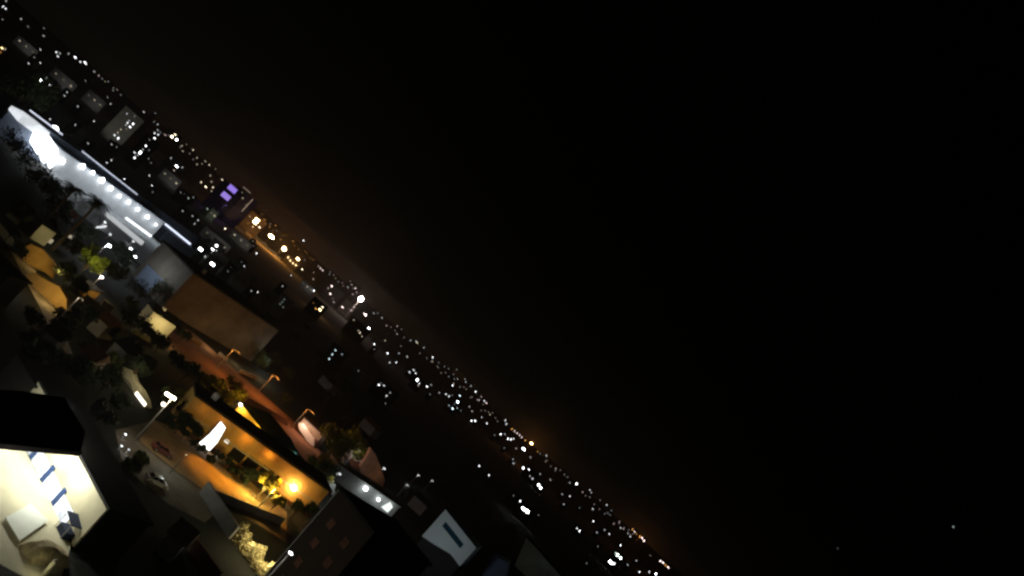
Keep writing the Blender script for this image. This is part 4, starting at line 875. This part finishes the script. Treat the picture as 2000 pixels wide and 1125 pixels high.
# singles: street lamps and one-window houses
Z = {
 'at the upper left corner of the photo': [(12, 2, 2, 'w'), (41, 37, 2, 'w'), (5, 38, 1, 'w'), (55, 52, 1, 'w'), (86, 55, 1, 'w'), (85, 70, 2, 'w'), (79, 97, 3, 'w'), (67, 112, 1, 'w'), (56, 124, 3, 'w'), (79, 123, 3, 'w')],
 'above the dazzling white sign': [(184, 140, 2, 'w'), (167, 158, 1, 'w'), (131, 180, 2, 'w'), (126, 187, 2, 'w'), (152, 208, 2, 'w'), (82, 192, 2, 'w'), (92, 152, 1, 'w')],
 'left of the pale lit tall block': [(216, 203, 2, 'w'), (210, 190, 1, 'w'), (184, 237, 3, 'w'), (147, 244, 2, 'w'), (98, 233, 3, 'w'), (172, 280, 2, 'w'), (281, 219, 3, 'w'), (303, 221, 1, 'w')],
 'between the long hall and the towers': [(218, 282, 2, 'w'), (228, 287, 1, 'w'), (209, 318, 3, 'w'), (218, 313, 3, 'w'), (243, 350, 4, 'w'), (292, 343, 3, 'w'), (297, 363, 4, 'w'), (290, 310, 1, 'w'), (295, 318, 1, 'w'), (298, 375, 1, 'w')],
 'right of the fused white patch': [(364, 282, 1, 'c'), (377, 293, 3, 'c'), (357, 295, 2, 'c'), (380, 311, 2, 'c'), (385, 321, 2, 'c'), (401, 315, 2, 'c'), (409, 322, 3, 'c'), (421, 330, 1, 'c')],
 'in the dark below the purple screens': [(353, 376, 1, 'w'), (360, 378, 2, 'w'), (368, 387, 2, 'g'), (377, 386, 2, 'w'), (376, 422, 2, 'w'), (357, 412, 2, 'w'), (387, 430, 3, 'w'), (380, 437, 2, 'w'), (440, 447, 4, 'c'), (405, 408, 2, 'g'), (357, 443, 4, 'w')],
 'among the orange skyline lights': [(515, 428, 2, 'o'), (527, 443, 2, 'o'), (538, 441, 2, 'o'), (530, 462, 7, 'y'), (548, 468, 2, 'o'), (555, 486, 7, 'y'), (582, 506, 6, 'y'), (590, 526, 4, 'c'), (593, 470, 4, 'w'), (575, 480, 1, 'o'), (583, 487, 1, 'o'), (545, 452, 1, 'o'), (533, 450, 1, 'o'), (565, 470, 1, 'o')],
 'in the dark below the orange skyline lights': [(494, 471, 1, 'c'), (495, 480, 1, 'p'), (501, 495, 4, 'w'), (477, 520, 3, 'w'), (451, 523, 2, 'w'), (445, 530, 1, 'g'), (569, 538, 3, 'w'), (552, 559, 2, 'w'), (503, 570, 4, 'w'), (491, 568, 2, 'w'), (401, 501, 3, 'w'), (472, 512, 1, 'w')],
 'just left of the brightest floodlight': [(613, 568, 4, 'w'), (612, 545, 2, 'p'), (613, 532, 1, 'p'), (595, 508, 1, 'p')],
 'right below the brightest floodlight': [(714, 615, 5, 'p'), (711, 612, 4, 'p'), (720, 642, 6, 'w')],
 'on the slope right of the pink floodlights': [(731, 672, 4, 'w'), (752, 665, 2, 'c'), (757, 690, 4, 'w'), (779, 690, 2, 'w'), (795, 697, 3, 'w'), (761, 708, 3, 'w'), (774, 708, 4, 'w'), (731, 682, 1, 'p'), (783, 676, 1, 'w'), (840, 770, 1, 'w')],
 'on the middle skyline': [(776, 637, 2, 'p'), (802, 665, 2, 'w'), (813, 667, 3, 'w'), (815, 670, 3, 'c'), (828, 679, 2, 'w'), (845, 698, 4, 'w'), (868, 716, 1, 'w'), (876, 720, 1, 'w'), (857, 708, 1, 'w'), (784, 643, 1, 'p'), (820, 690, 1, 'w')],
 'around the teal white cluster': [(858, 767, 2, 'w'), (884, 753, 4, 'w'), (898, 773, 4, 't'), (917, 794, 2, 'w'), (922, 803, 2, 'w'), (941, 815, 3, 'w'), (951, 827, 4, 'w'), (929, 765, 4, 'w'), (940, 775, 2, 'p'), (925, 779, 2, 'w'), (940, 802, 1, 'p'), (900, 802, 1, 't')],
 'around the orange white skyline pair': [(975, 817, 4, 'w'), (1026, 860, 3, 'o'), (1038, 866, 6, 'y'), (1023, 877, 6, 'w'), (966, 850, 1, 'w'), (985, 875, 1, 'w'), (1008, 876, 2, 'w'), (1050, 882, 2, 'o'), (1067, 890, 3, 'w'), (1036, 893, 2, 'w'), (1055, 886, 1, 'w'), (1068, 898, 1, 'w')],
 'on the slope under the orange white pair': [(1003, 905, 3, 'w'), (1002, 897, 2, 'w'), (1022, 914, 5, 'w'), (1055, 926, 2, 'w'), (1075, 937, 2, 'w'), (936, 910, 4, 'w'), (955, 928, 4, 'w'), (1003, 968, 1, 'w'), (1052, 1006, 1, 'w')],
 'on the right skyline': [(1113, 943, 2, 'w'), (1126, 945, 5, 'w'), (1152, 957, 3, 'w'), (1155, 962, 2, 'w'), (1172, 977, 1, 'w'), (1185, 986, 3, 'w'), (1194, 997, 1, 'w'), (1199, 1023, 2, 'p'), (1212, 1031, 3, 'w'), (1190, 1006, 1, 'w')],
 'in the dark under the right skyline': [(1098, 965, 2, 'w'), (1113, 969, 3, 'w'), (1101, 985, 2, 'w'), (1132, 992, 1, 'g'), (1158, 994, 3, 'w'), (1159, 1018, 4, 'w'), (1166, 1040, 2, 'w'), (1181, 1035, 2, 'w'), (1190, 1043, 3, 'w'), (1231, 1048, 3, 'w'), (1212, 1065, 4, 'w'), (1168, 1067, 1, 'w')],
 'by the bottom edge': [(1243, 1095, 2, 'w'), (1249, 1117, 4, 'w'), (1268, 1117, 3, 'w'), (1281, 1121, 5, 'w'), (1146, 1100, 1, 'w'), (1226, 1103, 2, 'w'), (1003, 1110, 3, 'w'), (1025, 1122, 3, 'g'), (1270, 1085, 1, 'w')],
}
CN = dict(w='white', c='cream', o='orange', y='warm yellow', p='pinkish', g='greenish', t='bluish')
n_single = 0
lampproto = {}
for zi, (zone, L_) in enumerate(Z.items()):
    L_ = sorted(L_)
    kinds = {}
    for s_ in L_: kinds.setdefault((s_[2] >= 3, CN[s_[3]]), []).append(s_)
    for (big, cn), items in kinds.items():
        for k, (px, py, b, c) in enumerate(items):
            which = '' if len(items) == 1 else (', leftmost' if k == 0 else (', rightmost' if k == len(items) - 1 else ', %s from the left' % ORD[k]))
            n_single += 1
            if big:
                D = far_dist(px, py, 7.5); p = at_dist(px, py, D); s_ = speck(D, b)
                t = thing('street_lamp', (p.x, p.y, 0), 0, 'bright %s street lamp %s%s' % (cn, zone, which), 'street lamp', 'bright street lamps ' + zone)
                MB().tube([(0, 0, 0), (0, 0, p.z)], .12, 4).build('pole', M['metal'], t)
                e_ = random.uniform(.8, 1.45); MB().ball((0, 0, 0), s_ / 2 * e_, s_ / 2, s_ * .45 / e_, 8, 5).build('lamp_head', emis(COL[c], EM[b] * random.choice((.7, .9, 1, 1.3))), t, (0, -.2, p.z))
            else:
                far_block([(px, py, b, c)], 'dim house, %s window, %s%s' % (cn, zone, which), 'house', 'house', 'faintly lit houses ' + zone, pad=2.2)
rng = random.Random(11)
for k, (xa, xb, zone) in enumerate(((190, 240, 'above the pale lit tall block'), (300, 330, 'between the towers and the fused white patch'), (348, 400, 'left of the cream cluster'), (505, 560, 'behind the orange lamps'), (560, 618, 'left of the pink streak'), (640, 680, 'left of the brightest floodlight'), (730, 790, 'right of the pink floodlights'), (830, 880, 'on the middle skyline'), (880, 935, 'above the teal cluster'), (935, 975, 'left of the orange streak'), (1060, 1110, 'right of the orange white pair'), (1130, 1200, 'on the right skyline'), (1205, 1240, 'left of the last orange streaks'))):
    ws = []
    for i in range(8):
        x = xa + (xb - xa) * (i + rng.random()) / 8; ws.append((x, 120 + .861 * (x - 170) + rng.uniform(2, 13), rng.choice((1, 1, 1, 2)), 'o' if 500 < x < 620 and rng.random() < .7 else rng.choice('cpw')))
    far_block(ws, 'long low skyline terrace of faint windows, ' + zone, 'terrace_row', 'terrace', pad=1)
for k, (px, py, w_, hh, lab) in enumerate(((120, 160, 30, 14, 'dim grey block right of the dazzling white sign'), (190, 190, 26, 16, 'dim grey block above the long hall'), (52, 90, 28, 12, 'dim grey block near the upper left corner'), (330, 352, 22, 12, 'dim grey block below the two strong white windows'), (420, 470, 24, 8, 'dim grey block above the strong white lamp pair'), (470, 470, 26, 9, 'dim grey block left of the orange lit ground strip'), (410, 420, 12, 12, 'dim pale green building below the purple screens'), (600, 560, 20, 9, 'dim grey block above the lone orange lit block'))):
    D = min(1250, 43 / math.tan(depress(px, py + 6))); p = at_dist(px, py, D); azm = math.atan2(p.x, p.y)
    t = thing('grey_block', (p.x, p.y, 0), -azm, lab, 'building', 'dim grey far blocks'); hh = max(hh, p.z + 2)
    MB().box(-w_ / 2, w_ / 2, 0, 14, -.2, hh).build('wall', M['grey'], t); MB().box(-w_ / 2 - .3, w_ / 2 + .3, -.3, 14.3, hh + .003, hh + .5).build('roof', M['roof'], t)
    for i in range(3): MB().box(-w_ / 3 + i * w_ / 3 - 1, -w_ / 3 + i * w_ / 3 + 1, -.1, -.003, hh * .6 - 1, hh * .6 + .6).build('window', emis(CREAM, (.25, .1, .5)[(i + k) % 3]), t)
    lamp('block_fill', t, (w_ * .2, -14, 6), (1, .93, .85) if k != 6 else (.8, 1, .7), 800, 1)  # bare light added to lift each grey block out of the dark
# brightest floodlight on the skyline
D = 1300; p = at_dist(705, 584, D); t = thing('floodlight_mast', (p.x, p.y, 0), 0, 'brightest white floodlight of the skyline on a mast', 'floodlight')
MB().tube([(0, 0, 0), (0, 0, p.z)], [.8, .4], 6).build('pole', M['metal'], t); MB().ball((0, 0, 0), 4.0, 3, 4.6, 12, 8).build('lamp_head', emis((1, .93, .88), 16), t, (0, 0, p.z))
lamp('mast_light', t, (0, -8, p.z), (1, .76, .68), 90000, 3)
# pale grey patch
far_block([(700, 724, 1, 'w')], 'small dim grey building alone in the black area', 'grey_building', 'building', wallm='grey', pad=5)
# lights high in the black sky
for (px, py, e, lab) in ((1862, 1029, .28, 'faint white star in the black sky at the lower right'), (1636, 1071, .05, 'fainter star left of the white one, barely visible at the lower right')):
    p = CAM + ray(px, py) * 9000; tag(MB().ball((0, 0, 0), 9, 9, 9, 8, 6).build('star', emis((.85, 1, .95), e), None, p), lab, 'star', None)
# added masts: their light makes the haze glow and reaches the far ground
for k, (px, py, D, col, pw, lab) in enumerate(((503, 436, 1380, (1, .45, .12), 26000, 'added orange lamp mast at the left end of the orange skyline lights'), (530, 460, 1420, (1, .42, .1), 45000, 'added orange lamp mast left of the brightest orange skyline light'), (556, 480, 1420, (1, .42, .08), 110000, 'added orange lamp mast at the brightest orange skyline light'),
        (584, 503, 1440, (1, .42, .08), 45000, 'added orange lamp mast at the right end of the orange skyline lights'), (625, 600, 900, (1, .5, .15), 9000, 'added lamp mast at the lone orange lit low block'), (1038, 862, 1500, (1, .4, .1), 40000, 'added lamp mast at the orange white skyline pair'), (1250, 1046, 1500, (1, .38, .1), 15000, 'added lamp mast at the last orange streaks'), (408, 500, 560, (.9, 1, .95), 2500, 'added lamp mast among the strong white lamps'), (440, 400, 1100, (.45, .25, 1), 9000, 'added lamp mast under the purple screens'))):
    p = at_dist(px, py, D); l_ = street_lamp((p.x, p.y, 0), max(6, p.z), lab, col, 1.2, 0, 1.2, 0, 'added lamp masts in the far city', .5, 1, 1)
    lamp('lamp_light', l_, (2, -6, max(6, p.z)), col, pw, 1.5)
quad_ground('mast_lit_strip', [(486, 444), (520, 462), (560, 494), (600, 527), (604, 540), (560, 520), (515, 486), (480, 455)], 'paving', .004)  # paler ground added to catch the orange light of the masts
print('singles', n_single, 'objects', len(bpy.data.objects))

# ================================================================== night haze over the whole city
hm = bpy.data.materials.new('haze'); hm.use_nodes = True; nt = hm.node_tree; nt.nodes.clear()
v = nt.nodes.new('ShaderNodeVolumePrincipled'); v.inputs['Density'].default_value = .00013; v.inputs['Color'].default_value = (.85, .85, .85, 1)
ho = nt.nodes.new('ShaderNodeOutputMaterial'); nt.links.new(v.outputs[0], ho.inputs['Volume'])
hz = MB().box(-1700, 1700, -250, 2700, -1.2, 75).build('haze', hm); hz['kind'] = 'stuff'
